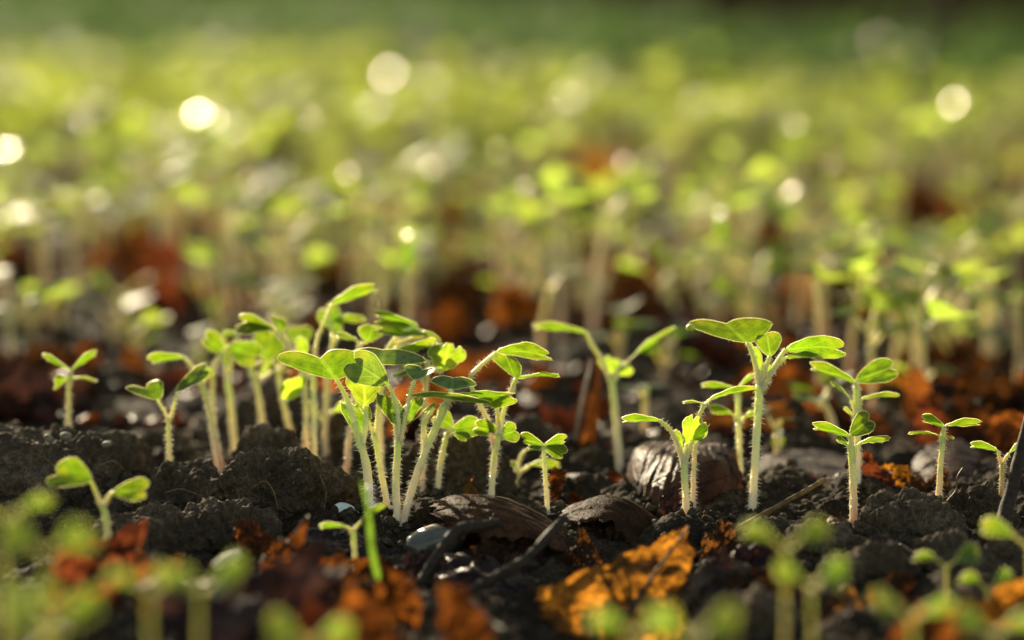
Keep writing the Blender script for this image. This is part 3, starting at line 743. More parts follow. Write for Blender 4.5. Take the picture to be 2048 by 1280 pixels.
clod(1800, 1075, 88, 66, 74.0, 'dark soil clod right of the pale-stemmed seedling', 13, rz=80)
clod(1945, 1045, 72, 50, 75.6, 'soil clod with root threads between the lone seedling and the stick', 14, rz=60)
clod(1655, 1115, 66, 50, 72.6, 'soil clod at the foot of the pale-stemmed seedling', 15, rz=50)
clod(1545, 1105, 60, 44, 73.5, 'soil clod beneath the straw stalk', 16, rz=50)
clod(2030, 1150, 60, 56, 71.0, 'soil clod cut by the right edge', 17, rz=50)
clod(1745, 1165, 80, 42, 70.0, 'low soil clod under the dark stalk', 18, rz=50)
clod(1445, 1190, 70, 40, 69.0, 'soil clod right of the upright amber leaf', 19, rz=50)
clod(1900, 1120, 60, 36, 71.5, 'small soil clod behind the flat-leaved blurred sprout', 20, rz=45)
clod(230, 1140, 70, 34, 70.5, 'small soil clod at the foot of the soft-focus seedling', 21, rz=45)
clod(1500, 1250, 90, 44, 65.5, 'soil clod at the bottom edge right of the amber leaf', 22, rz=50)

def stone(x, y, rx, ry, dep, label, mat, name, cat, seed, rz=None, tilt=0.0, sub=4, cut=.12):
    import bmesh
    k = dep / FPX
    bm = bmesh.new(); bmesh.ops.create_icosphere(bm, subdivisions=sub, radius=1)
    v = np.array([q.co[:] for q in bm.verts]); f = np.array([[w.index for w in q.verts] for q in bm.faces]); bm.free()
    r = 1 + cut * fbm(v * .9 + seed * 3.3, 3)
    p = v * r[:, None] * np.array((rx, rz or rx * .8, ry)) * k
    ca, sa = math.cos(tilt), math.sin(tilt); p = np.stack([p[:, 0] * ca - p[:, 2] * sa, p[:, 1], p[:, 0] * sa + p[:, 2] * ca], 1)
    o = mesh_obj(name, p, f, M[mat]); o.location = tuple(P(x, y, dep)); return tag(o, label, cat)
stone(868, 1086, 64, 38, 73.8, 'smooth grey pebble at the feet of the stout stem', 'pebble', 'pebble', 'stone', 1, tilt=.25)
stone(1165, 985, 70, 38, 80.5, 'black wet stone behind the arched dead leaf', 'blackstone', 'wet_stone', 'stone', 2, tilt=-.2)
for i, (x, y, r_, lab) in enumerate([(98, 872, 12, 'pale oval grain on the crest of the largest clod'), (132, 868, 13, 'brownish grain touching the dark four-leaved stem'), (214, 884, 11, 'pale grain on the right shoulder of the largest clod'),
                                      (1283, 1025, 7, 'tiny pale grain on the arched dead leaf'), (592, 958, 8, 'pale grain stuck in the steep lumpy clod'), (432, 1006, 6, 'tiny grey grain on the low crumbly clod')]):
    stone(x, y + 5, r_ * .95, r_ * .62, 77.6 if i < 3 else 75.2, lab, 'grit', 'seed_grain', 'grain', 30 + i, tilt=-.5 + .4 * i, sub=3)

def shell():
    d = 75.4; k = d / FPX; mb = MB(); n = 16
    u = np.linspace(0, 1, 10)[:, None]; th = np.linspace(0, 2 * np.pi, n + 1)[None]
    rad = 1 + .07 * np.cos(3 * th + .6) + .04 * np.cos(7 * th)
    x = u * rad * np.cos(th); y = u * rad * np.sin(th); z = -.25 * (x * x + y * y)
    c = P(691, 1020, d)
    p = c + np.stack([x * 27 * k, y * 20 * k - z * 6 * k, (-.28 * x + .62 * y) * 20 * k + z * 10 * k], -1)
    q = p - np.array((0, -.04, .05))
    i = np.arange(10 * (n + 1)).reshape(10, n + 1); f = np.stack([i[:-1, :-1], i[:-1, 1:], i[1:, 1:], i[1:, :-1]], -1).reshape(-1, 4)
    mb.add(p.reshape(-1, 3), f); mb.add(q.reshape(-1, 3), f[:, ::-1]); e = i[-1]; m = i.size
    mb.f += [(e[j], e[j + 1], e[j + 1] + m, e[j] + m) for j in range(n)]
    tag(mb.build('shell_fragment', M['shell']), 'chipped white shell fragment beside the steep lumpy clod', 'shell')
shell()

# ------------------------------------------------------------------ dead leaves traced as lofted, pleated sheets
def sheet(label, d, guides, mat, n=70, m=46, ribs=0, rib_amp=.035, ragged=.06, crumple=.08, cs=1.6, name='dead_leaf', thick=.012, group=None, seed=1.0, holes=None):
    """A dead leaf lofted through guide curves (pixel x, y, extra depth in cm). Ribs run along the guides."""
    G = np.stack([spline([P(q[0], q[1], d + (q[2] if len(q) > 2 else 0)) for q in g], n) for g in guides])     # guides x n x 3
    cols = np.stack([spline(G[:, j], m) for j in range(n)], 1)                                                # m x n x 3
    du = np.gradient(cols, axis=1); dv = np.gradient(cols, axis=0); nn = np.cross(du, dv); nn /= np.linalg.norm(nn, axis=-1)[..., None] + 1e-9
    V = np.linspace(0, 1, m)[:, None]; U = np.linspace(0, 1, n)[None]
    rag = ragged * (fbm(np.stack([V[:, 0] * 9 + seed, V[:, 0] * 0, V[:, 0] * 0 + seed], -1), 4))
    p = cols + du * (n * rag[:, None] * (np.abs(U * 2 - 1) ** 6) * np.sign(U - .5))[..., None]
    rag2 = ragged * (fbm(np.stack([U[0] * 9 + seed * 2, U[0] * 0 + 3, U[0] * 0], -1), 4))
    p = p + dv * (m * rag2[None] * (np.abs(V * 2 - 1) ** 6) * np.sign(V - .5))[..., None]
    off = crumple * fbm(p / cs + seed * 5, 4) + .012 * fbm(p * 5 + seed, 2)
    if ribs: 
        w = np.cos((V + .05 * np.sin(U * 3 + seed)) * ribs * 2 * np.pi)
        off = off + rib_amp * (np.clip(w, 0, 1) ** 9 * 1.1 + .35 * np.clip(-w, 0, 1) - .4) * (1 - .3 * U)
    p = p + nn * off[..., None]
    i = np.arange(m * n).reshape(m, n); f = np.stack([i[:-1, :-1], i[:-1, 1:], i[1:, 1:], i[1:, :-1]], -1).reshape(-1, 4)
    if holes:
        ctr = p[:-1, :-1].reshape(-1, 3); keep = fbm(ctr / holes[0] + seed * 3, 3) < holes[1]; f = f[keep]
    mb = MB(); mb.add(p.reshape(-1, 3), f, np.stack(np.broadcast_arrays(V * 2 - 1, U), -1).reshape(-1, 2))
    if thick:
        for e in (p[0, ::2], p[-1, ::2], p[::2, 0], p[::2, -1]): tube(mb, e, thick, 4, len(e) * 2)
    return tag(mb.build(name, M[mat]), label, 'dead leaf', group)

sheet('arched brown ribbed dead leaf with a torn orange edge in the centre', 73.0, [
    [(880, 1040, 5), (940, 1020, 5.5), (1000, 1012, 5.5), (1060, 1040, 5), (1130, 1085, 4), (1230, 1125, 3)],
    [(868, 1008, 2.6), (913, 993, 2.4), (991, 990, 2.2), (1052, 1008, 2), (1108, 1042, 1.6), (1250, 1122, .8)],
    [(872, 1022, 1.4), (930, 1008, 1), (1000, 1010, .8), (1060, 1034, .6), (1116, 1068, .4), (1240, 1136, .2)],
    [(874, 1036, .8), (930, 1042, .2), (1000, 1042, 0), (1060, 1055, 0), (1116, 1086, -.1), (1215, 1144, -.2)],
    [(890, 1052, .6), (940, 1070, -.1), (1005, 1078, -.4), (1064, 1080, -.4), (1112, 1100, -.4), (1190, 1136, -.4)]],
    'dead_brown', n=110, m=70, ribs=7, rib_amp=.05, ragged=.05, crumple=.06)
sheet('second arched ribbed brown dead leaf, right of the torn one', 73.6, [
    [(1105, 1070, 4), (1150, 1045, 5), (1210, 1025, 5), (1260, 1040, 4.6), (1310, 1060, 4), (1345, 1080, 3.6)],
    [(1102, 1040, 2.2), (1146, 1010, 2.2), (1206, 992, 2.2), (1252, 998, 2), (1290, 1020, 1.8), (1342, 1058, 1.6)],
    [(1108, 1056, 1), (1150, 1030, .9), (1208, 1014, .8), (1250, 1026, .8), (1290, 1052, .8), (1330, 1080, .8)],
    [(1122, 1066, .6), (1160, 1046, .3), (1208, 1040, .1), (1240, 1064, .1), (1262, 1090, .1), (1290, 1106, .2)]],
    'dead_brown', n=90, m=56, ribs=6, rib_amp=.045, ragged=.06, crumple=.05, seed=2.2)
sheet('torn amber lining of the second arched leaf, lit through', 74.6, [
    [(1130, 1050, 1), (1180, 1040, 1), (1230, 1055, .8), (1262, 1080, .6)], [(1128, 1085, .4), (1180, 1082, .2), (1220, 1092, .1), (1256, 1108, 0)]],
    'dead_amber', n=50, m=30, ragged=.10, crumple=.12, cs=.6, seed=3.3)
sheet('humped wet purple-brown dead leaf with glossy curved ribs', 76.6, [
    [(1250, 1040, 4.5), (1246, 985, 5), (1262, 920, 5.4), (1300, 900, 6), (1345, 905, 6.4)],
    [(1254, 1040, 2.6), (1257, 960, 3), (1276, 905, 3.4), (1312, 886, 4), (1350, 889, 4.6)],
    [(1276, 1050, 1.2), (1286, 965, 1.6), (1324, 916, 2), (1368, 892, 2.8), (1404, 888, 3.6)],
    [(1318, 1062, .2), (1334, 988, .5), (1366, 932, 1.1), (1406, 900, 2), (1440, 886, 2.9)],
    [(1378, 1068, .1), (1404, 994, .4), (1430, 942, .9), (1450, 912, 1.8), (1464, 896, 2.6)],
    [(1478, 1068, 1.2), (1486, 1005, 1.4), (1484, 955, 1.8), (1478, 925, 2.2), (1472, 905, 2.8)]],
    'dead_wet', n=80, m=100, ribs=10, rib_amp=.06, ragged=.03, crumple=.08, seed=4.1)
sheet('large amber dead leaf standing upright with a dark midrib, lit from behind', 68.6, [
    [(1072, 1178, -1), (1128, 1160, -.4), (1187, 1130, .2), (1265, 1098, .8), (1312, 1082, 1), (1377, 1050, 1.6)],
    [(1080, 1200, -1), (1140, 1190, -.6), (1200, 1172, -.2), (1280, 1148, .3), (1330, 1128, .6), (1384, 1110, 1.1)],
    [(1088, 1228, -.8), (1150, 1228, -.6), (1220, 1222, -.4), (1300, 1212, -.2), (1350, 1200, 0), (1388, 1190, .4)],
    [(1100, 1270, -1), (1180, 1290, -1), (1240, 1300, -1), (1300, 1310, -1), (1350, 1312, -1), (1392, 1300, -.4)]],
    'dead_amber', n=110, m=80, ragged=.06, crumple=.24, cs=1.0, seed=5.5)
mr = MB(); tube(mr, [P(1377, 1054, 69.9), P(1340, 1105, 68.7), (P(1290, 1178, 68.0)), P(1236, 1255, 67.0)], (.03, .075), 6, 16); 
mro = mr.build('midrib', M['twig'])
for o_ in bpy.data.objects:
    if o_.get('label', '').startswith('large amber dead leaf'): mro.parent = o_
sheet('small bright amber dead leaf at the lower right', 66.0, [
    [(1598, 1252, .4), (1630, 1212, .6), (1660, 1186, .8), (1695, 1174, .9), (1730, 1196, .6)],
    [(1602, 1265, -.2), (1640, 1240, 0), (1672, 1222, .1), (1704, 1212, .1), (1728, 1222, 0)],
    [(1612, 1272, -.6), (1650, 1264, -.8), (1684, 1258, -.9), (1712, 1262, -.8), (1738, 1272, -.6)]],
    'dead_amber', n=60, m=36, ragged=.09, crumple=.14, cs=.7, seed=6.1)
sheet('crumpled amber dead leaf under the straw stalk', 73.4, [
    [(1388, 1075, 1), (1402, 1045, 1.4), (1420, 1020, 1.6), (1450, 1052, 1.2)], [(1390, 1110, .3), (1410, 1085, .4), (1430, 1066, .5), (1446, 1080, .4)], [(1392, 1150, -.2), (1406, 1135, -.2), (1424, 1128, -.2), (1440, 1128, -.1)]],
    'dead_orange', n=50, m=40, ragged=.10, crumple=.16, cs=.6, seed=7.1)
sheet('curled amber scrap rolled up left of the pale-stemmed seedling', 74.4, [
    [(1648, 1048, 0), (1664, 1032, .3), (1684, 1034, .4), (1698, 1046, .5)], [(1645, 1060, -.5), (1662, 1052, -.5), (1680, 1050, -.4), (1696, 1056, -.2)],
    [(1656, 1076, -.5), (1668, 1070, -.4), (1682, 1064, -.3), (1694, 1066, -.1)], [(1668, 1086, .1), (1676, 1082, .1), (1684, 1076, .2), (1692, 1074, .3)]],
    'dead_orange', n=36, m=30, ragged=.08, crumple=.08, cs=.5, seed=8.1)
sheet('tiny curled amber tip standing on the arched leaf', 76.6, [
    [(922, 994, 0), (934, 968, .1), (946, 950, .2)], [(942, 998, -.1), (944, 978, -.1), (942, 958, 0)], [(964, 998, 0), (954, 980, .1), (936, 962, .2)]],
    'dead_amber', n=24, m=20, ragged=.1, crumple=.06, cs=.4, seed=9.1)
sheet('wrinkled dark purple-brown dead leaf in front of the lumpy clod', 72.6, [
    [(575, 1075, 1.4), (620, 1050, 1.6), (680, 1048, 1.6), (740, 1070, 1.4), (800, 1090, 1)], [(570, 1090, .5), (625, 1075, .5), (690, 1072, .5), (745, 1092, .4), (812, 1112, .2)], [(580, 1110, -.2), (640, 1108, -.3), (700, 1112, -.3), (760, 1128, -.4), (830, 1150, -.5)]],
    'dead_purple', n=80, m=50, ragged=.06, crumple=.22, cs=.8, seed=10.1)
sheet('dark dead leaf lying in shade under the crossed twigs', 70.2, [
    [(830, 1140, 2), (900, 1115, 2), (980, 1120, 1.6), (1070, 1140, 1.4), (1140, 1150, 1)], [(840, 1170, .5), (910, 1150, .5), (1000, 1160, .4), (1080, 1175, .2), (1130, 1185, 0)], [(860, 1210, -1), (930, 1205, -1), (1010, 1210, -1), (1080, 1225, -1), (1140, 1235, -1)]],
    'dead_purple', n=80, m=50, ragged=.06, crumple=.22, cs=.9, seed=11.1)
sheet('flat grey-brown dead leaf behind the red leaf at the right', 79.5, [
    [(1520, 915, 4), (1590, 900, 4.4), (1660, 905, 4.4), (1740, 925, 4)], [(1515, 950, 1), (1590, 940, 1.2), (1660, 945, 1.2), (1730, 955, 1)], [(1520, 985, -1), (1590, 985, -1), (1660, 985, -1), (1720, 985, -1)]],
    'dead_purple', n=60, m=36, ragged=.05, crumple=.12, seed=12.1)
sheet('glossy dark dead leaf curved behind the lone upright seedling', 80.0, [
    [(1790, 975, 3), (1840, 905, 3.4), (1900, 880, 3.4), (1960, 900, 3), (1990, 950, 2.4)], [(1800, 1000, .8), (1850, 950, 1), (1905, 935, 1), (1960, 945, 1), (1990, 985, .6)], [(1815, 1025, -.8), (1860, 1000, -.8), (1910, 995, -.8), (1960, 1000, -.8), (1985, 1015, -.8)]],
    'dead_wet', n=60, m=40, ribs=4, rib_amp=.04, ragged=.05, crumple=.12, seed=13.1)
sheet('brown leaf blade standing upright behind the Y-shaped seedling', 85.0, [
    [(1126, 955, 0), (1144, 860, .1), (1162, 780, .2), (1180, 718, .4)], [(1152, 957, -.5), (1166, 862, -.5), (1180, 785, -.4), (1188, 710, .1)], [(1180, 955, 0), (1192, 865, .1), (1202, 790, .2), (1199, 720, .4)]],
    'dead_orange', n=50, m=16, ragged=.02, crumple=.04, seed=14.1)

def scrap(x, y, dep, r_, label, mat, seed, tilt=(.4, .3), amp=.38, group=None, n=44, asp=.7, name='dead_leaf', link=True):
    """A crumpled piece of dead leaf: a ragged pointed disc, heavily buckled; r_ in cm."""
    rng = np.random.RandomState(seed)
    th = np.linspace(0, 2 * np.pi, 2 * n + 1); rr = np.linspace(0, 1, n // 2)[:, None] ** .85
    out = 1 + .30 * fbm(np.stack([np.cos(th) * 1.9 + seed, np.sin(th) * 1.9, th * 0], -1), 5, .68); out = out * (1 + .35 * np.clip(np.cos(th), 0, 1) ** 6)
    X = rr * out[None] * np.cos(th)[None] * r_; Y = rr * out[None] * np.sin(th)[None] * r_ * asp
    q = np.stack([X / r_ * 1.6 + seed, Y / r_ * 1.6, X * 0], -1)
    Z = amp * r_ * fbm(q, 4, .55) + .10 * fbm(q * 4, 3) + .05 * crumbs(q, .3) + rng.uniform(-.5, .5) * Y * Y / r_ + rng.uniform(.1, .5) * X * X / r_ * .6
    p = np.stack([X, Y, Z], -1).reshape(-1, 3)
    a, b, c = tilt[0], tilt[1], rng.uniform(0, 6.28)
    Rz = np.array([[math.cos(c), -math.sin(c), 0], [math.sin(c), math.cos(c), 0], [0, 0, 1]])
    Rx = np.array([[1, 0, 0], [0, math.cos(a), -math.sin(a)], [0, math.sin(a), math.cos(a)]])
    Ry = np.array([[math.cos(b), 0, math.sin(b)], [0, 1, 0], [-math.sin(b), 0, math.cos(b)]])
    if n > 20: p = p * .85
    p = p @ (Ry @ Rx @ Rz).T
    k = 2 * n + 1; i = np.arange(p.shape[0]).reshape(-1, k)
    f = np.stack([i[:-1, :-1], i[:-1, 1:], i[1:, 1:], i[1:, :-1]], -1).reshape(-1, 4)
    uv = np.stack([(Y / r_ / asp), (X / r_ + 1) * .5], -1).reshape(-1, 2)
    o = mesh_obj(name, p, f, M[mat], None, uv)
    o.location = tuple(P(x, y, dep)) if dep else (x, y, 0)
    return tag(o, label, 'dead leaf', group)
for k, (x, y, d, r_, mt, tl, lab) in enumerate([
    (1020, 1108, 72.6, 1.1, 'dead_brown', (.35, .2), 'brown dead leaf flap under the first arched leaf'),
    (1165, 1126, 71.8, .9, 'dead_brown', (.5, -.2), 'brown dead leaf between the long twig and the amber leaf'),
    (1350, 1050, 75.6, .9, 'dead_purple', (.5, .2), 'dark dead leaf edge at the foot of the wet humped leaf'),
    (1440, 1105, 72.6, .8, 'dead_brown', (.6, .1), 'brown dead leaf crossed by the straw stalk'),
    (1570, 1000, 78.2, 1.0, 'dead_purple', (.5, .1), 'dark dead leaf lying left of the reddish stalk'),
    (1530, 1175, 68.2, 1.1, 'dead_brown', (.4, .3), 'brown dead leaf behind the two-tiered seedling'),
    (1620, 1210, 66.4, .9, 'dead_purple', (.4, -.2), 'dark dead leaf behind the small amber leaf'),
    (1790, 1195, 67.2, .9, 'dead_brown', (.4, .1), 'brown dead leaf below the dark thin stalk'),
    (1850, 1000, 78.2, .9, 'dead_brown', (.6, -.2), 'brown dead leaf at the foot of the glossy curved leaf'),
    (840, 1135, 70.6, .9, 'dead_purple', (.5, -.1), 'purple-brown dead leaf in front of the smooth grey pebble'),
    (700, 1190, 65.4, 1.1, 'dead_brown', (.5, .1), 'brown dead leaf beside the foot of the grass blade'),
    (1260, 1000, 79.5, .8, 'dead_red', (.8, .1), 'rusty dead leaf edge left of the wet humped leaf'),
    (330, 1200, 62.5, 1.2, 'dead_brown', (.5, .1), 'blurred brown dead leaf behind the pale-stemmed front sprout')]):
    scrap(x, y, d, r_, lab, mt, 120 + k, tl, .34)
PI2 = math.pi / 2
scrap(510, 1092, 71.6, .95, 'crumbled rusty dead leaf in front of the small crumbly clod', 'dead_orange', 51, (.5, .1), .45, asp=.5)
scrap(560, 1146, 68.0, 1.3, 'ragged row of rusty dead leaf left of the grass blade', 'dead_orange', 52, (.6, .05), .35, asp=.5)
scrap(650, 1150, 67.4, .9, 'rusty dead leaf scrap touching the grass blade', 'dead_orange', 53, (.7, -.1), .4, asp=.6)
scrap(175, 1165, 66.5, 1.5, 'blurred red-brown dead leaf in front of the soft-focus seedling', 'dead_red', 54, (1.0, .2), .35)
scrap(250, 1140, 68.0, .8, 'orange dead leaf tip right of the soft-focus seedling stem', 'dead_orange', 55, (1.1, -.2), .3)
scrap(560, 1215, 62.5, 1.7, 'blurred grey-purple dead leaf below the rusty row', 'dead_purple', 56, (.5, .1), .3)
scrap(420, 1225, 61.0, 1.6, 'blurred dark dead leaf beneath the front sprouts', 'dead_purple', 57, (.5, -.1), .3)
scrap(755, 1150, 68.5, .7, 'small orange dead leaf behind the grass blade', 'dead_orange', 58, (1.1, .1), .4)
scrap(800, 1200, 65.0, .7, 'small orange scrap between the grass blade and the twig', 'dead_orange', 59, (1.1, .1), .4)
scrap(930, 1258, 60.5, .9, 'blurred orange scrap at the bottom edge below the twigs', 'dead_orange', 60, (1.1, .1), .4)
scrap(745, 1270, 59.0, 1.1, 'blurred orange dead leaf at the bottom edge below the grass blade', 'dead_orange', 61, (1.0, .1), .4)
scrap(640, 1262, 59.5, .8, 'blurred red scrap at the bottom edge beside the orange one', 'dead_red', 62, (1.0, .1), .4)
scrap(2025, 1215, 64.0, .9, 'amber dead leaf cut by the right edge near the bottom', 'dead_amber', 63, (1.1, .1), .4)
scrap(1880, 1255, 60.5, 1.0, 'blurred orange-brown dead leaf at the bottom right', 'dead_orange', 64, (1.0, .1), .4)
scrap(600, 815, 90.0, 1.15, 'glowing orange dead leaf behind the pale stems', 'dead_orange', 65, (1.35, .1), .25, asp=.9)
scrap(690, 790, 91.0, .9, 'orange dead leaf behind the bristly thick seedling', 'dead_orange', 66, (1.3, .1), .25)
scrap(830, 815, 88.0, 1.25, 'flame-orange dead leaf behind the stout stem', 'dead_orange', 67, (1.4, .3), .25, asp=.9)
scrap(100, 815, 96.0, 1.7, 'blurred orange dead leaf behind the largest clod', 'dead_orange', 68, (1.0, .1), .3)
scrap(285, 775, 100.0, 1.2, 'blurred orange dead leaf behind the small forked seedling', 'dead_orange', 69, (1.3, .1), .25)
scrap(40, 800, 98.0, 1.3, 'blurred orange-brown dead leaf at the left edge behind the clods', 'dead_orange', 70, (1.0, -.1), .3)
scrap(1740, 975, 78.0, 1.1, 'ragged orange dead leaf behind the pale-stemmed seedling', 'dead_red', 71, (1.2, .1), .42)
scrap(1630, 985, 79.5, .9, 'dark red dead leaf left of the pale-stemmed seedling', 'dead_red', 72, (1.0, .1), .42)
scrap(1790, 960, 79.0, .7, 'amber scrap right of the pale-stemmed seedling', 'dead_amber', 73, (1.2, .2), .42)
scrap(1960, 842, 87.0, 1.5, 'large curled rusty dead leaf behind the right-hand seedlings', 'dead_orange', 74, (.6, .2), .40)
scrap(2030, 880, 84.0, 1.1, 'rusty dead leaf cut by the right edge', 'dead_orange', 75, (1.2, -.2), .40)
scrap(1880, 880, 86.0, 1.1, 'dark rusty dead leaf behind the lone upright seedling', 'dead_red', 76, (1.0, .1), .40)
scrap(1110, 965, 79.0, .45, 'orange scrap lying against the black stone', 'dead_orange', 77, (1.3, .3), .35)
scrap(1150, 1000, 78.5, .3, 'small orange chip below the black stone', 'dead_orange', 78, (1.3, -.2), .35)
scrap(1560, 770, 96.0, 1.3, 'blurred bright orange dead leaf behind the tallest right seedling', 'dead_orange', 79, (1.35, .1), .25)
scrap(1480, 830, 94.0, 1.0, 'blurred orange dead leaf between the two right seedlings', 'dead_orange', 80, (1.2, .1), .3)
scrap(1770, 785, 95.0, 1.2, 'blurred peach dead leaf behind the four-leaved seedling', 'dead_amber', 81, (1.3, .1), .3)
scrap(1620, 905, 86.0, 1.2, 'blurred brown-orange dead leaf right of the wet humped leaf', 'dead_orange', 82, (.8, .1), .3)
scrap(1500, 1130, 70.0, 1.0, 'dark crumpled dead leaf right of the upright amber leaf', 'dead_purple', 83, (.6, .1), .35)
scrap(1440, 1160, 68.4, .9, 'purple-brown dead leaf at the foot of the upright amber leaf', 'dead_purple', 84, (.6, -.1), .35)
scrap(990, 700, 118.0, 2.6, 'large blurred purple-brown dead leaf behind the arched bright leaves', 'dead_purple', 85, (.8, .1), .2)
scrap(1100, 790, 104.0, 1.8, 'blurred dull red-brown dead leaf left of the upright brown blade', 'dead_purple', 86, (1.0, .1), .3)
scrap(940, 820, 98.0, 1.5, 'blurred purple dead leaf in shade behind the stout stem', 'dead_purple', 87, (1.0, .1), .3)

for k, (x, y, r_, mt, lab) in enumerate([
    (1850, 445, 2.2, 'dead_orange', 'blurred rust-orange dead leaf above the crowded bright seedling'), (1960, 470, 2.0, 'dead_orange', 'blurred rust dead leaf above the right-hand field seedlings'),
    (1720, 560, 1.9, 'dead_orange', 'blurred rust dead leaf right of the pale yellow-leaved seedling'), (1290, 590, 2.0, 'dead_orange', 'blurred rust dead leaf above the long slanting narrow leaf'),
    (1560, 480, 1.8, 'dead_red', 'blurred red-brown dead leaf behind the leaning field seedling'), (925, 615, 1.5, 'dead_orange', 'blurred rust dead leaf behind the stacked cluster leaves'),
    (915, 470, 2.0, 'dead_orange', 'blurred rust dead leaf far above the stacked cluster'), (575, 345, 2.8, 'dead_orange', 'blurred peach-rust dead leaf in the upper left field'),
    (700, 225, 3.2, 'dead_red', 'blurred brown-red dead leaf near the top of the field'), (265, 515, 1.8, 'dead_orange', 'blurred rust dead leaf right of the yellow-leaved field seedling'),
    (330, 600, 1.8, 'dead_red', 'blurred dark red dead leaf above the leaning stem'), (1180, 380, 2.6, 'dead_amber', 'blurred peach dead leaf in the middle of the field'),
    (1420, 700, 1.4, 'dead_purple', 'blurred purple dead leaf left of the tallest right seedling'), (1880, 745, 1.6, 'dead_orange', 'blurred rust dead leaf left of the large curled rusty one')]):
    h_ = .45 * r_; scrap(x, y, (CAMH - h_) / (SP - (640 - y) / FPX * CP), r_, lab, mt, 160 + k, (1.15, .2 - .03 * k), .28, n=20)
# ------------------------------------------------------------------ twigs, stalks, threads
def stick(label, pts, d, r, mat, name, cat, sides=8, n=30, bump=.25, branch=None, group=None):
    k = d / FPX; mb = MB(); W = lambda q: P(q[0], q[1], d + (q[2] if len(q) > 2 else 0))
    tube(mb, [W(q) for q in pts], [x * k for x in r], sides, n, bump)
    for b in branch or []: tube(mb, [W(q) for q in b[0]], [x * k for x in b[1]], sides, 12, bump)
    return tag(mb.build(name, M[mat]), label, cat, group)
stick('long grey-brown twig with a knot, slanting from bottom centre', [(862, 1232, -2), (930, 1188, -1.4), (1010, 1144, -.8), (1056, 1115, -.2), (1092, 1078, .3), (1130, 1034, .9)], 70, (9, 9, 10, 12, 9, 11, 8), 'twig', 'twig', 'twig', branch=[([(1010, 1142, -.8), (1050, 1128, -.5), (1075, 1130, -.3)], (8, 5))])
stick('shorter forked twig left of the long one', [(820, 1200, -1), (862, 1130, -.2), (905, 1070, .5), (925, 1058, .7), (1000, 1045, 1.2)], 70.5, (9, 10, 11, 13, 8), 'twig', 'twig', 'twig')
stick('thin twig lying in shade at the bottom centre', [(945, 1200, 0), (985, 1245, -2), (1010, 1262, -3)], 66, (6, 5), 'twig', 'twig', 'twig')
stick('split straw stalk slanting up to the right', [(1360, 1130, -1), (1450, 1078, -.2), (1530, 1028, .5), (1650, 960, 1.4)], 74, (6, 7, 6, 5), 'straw', 'straw_stalk', 'straw', branch=[([(1450, 1072, -.3), (1500, 1042, .2), (1545, 1018, .5)], (5, 4))])
stick('reddish stalk lying behind the pale-stemmed seedling', [(1575, 1022, 0), (1680, 1020, 0), (1800, 1014, .2)], 77.4, (9, 10, 9), 'stalk', 'dry_stalk', 'stalk')
stick('dark thin stalk lying in front of the right clods', [(1660, 1160, -.6), (1740, 1138, 0), (1800, 1124, .4), (1880, 1112, .8)], 70.4, (5, 7, 7, 4), 'stalk', 'dry_stalk', 'stalk', branch=[([(1840, 1116, .5), (1800, 1088, 1)], (4, 3))])
stick('dark upright stick at the right edge', [(1978, 1135, -1.5), (2010, 1030, -.6), (2035, 930, .2), (2062, 820, 1)], 74, (17, 15, 13, 12), 'twig', 'upright_stick', 'stick')
stick('hairy grey thread curving over the soil in front of the left clods', [(308, 1026, 1.4), (340, 1050, .8), (372, 1082, 0), (420, 1112, -1)], 73.6, (4, 5, 5, 3), 'twig', 'root_thread', 'root')
stick('thin curled pale root beside the lone upright seedling', [(1872, 1035, 0), (1892, 1005, 0), (1912, 980, .1), (1914, 955, .1), (1926, 935, .2)], 75, (1.6, 1.8, 1.4), 'straw', 'root_thread', 'root', 5, 30, 0)
stick('pale root thread hanging over the clod beside the stick', [(1902, 1030, 0), (1898, 1050, -.2), (1904, 1070, -.4), (1898, 1095, -.5)], 74.6, (1.4, 1.6, 1.2), 'straw', 'root_thread', 'root', 5, 20, 0)
stick('cream curled petal lying above the rusty row', [(428, 1134, 0), (455, 1118, .1), (482, 1104, .2)], 67.5, (9, 13, 8), 'petal', 'petal', 'petal', 8, 12, .1)
stick('dark branch half hidden behind the wet humped leaf', [(1500, 912, 0), (1600, 905, 1), (1720, 900, 2)], 86, (12, 13, 10), 'twig', 'twig', 'twig')

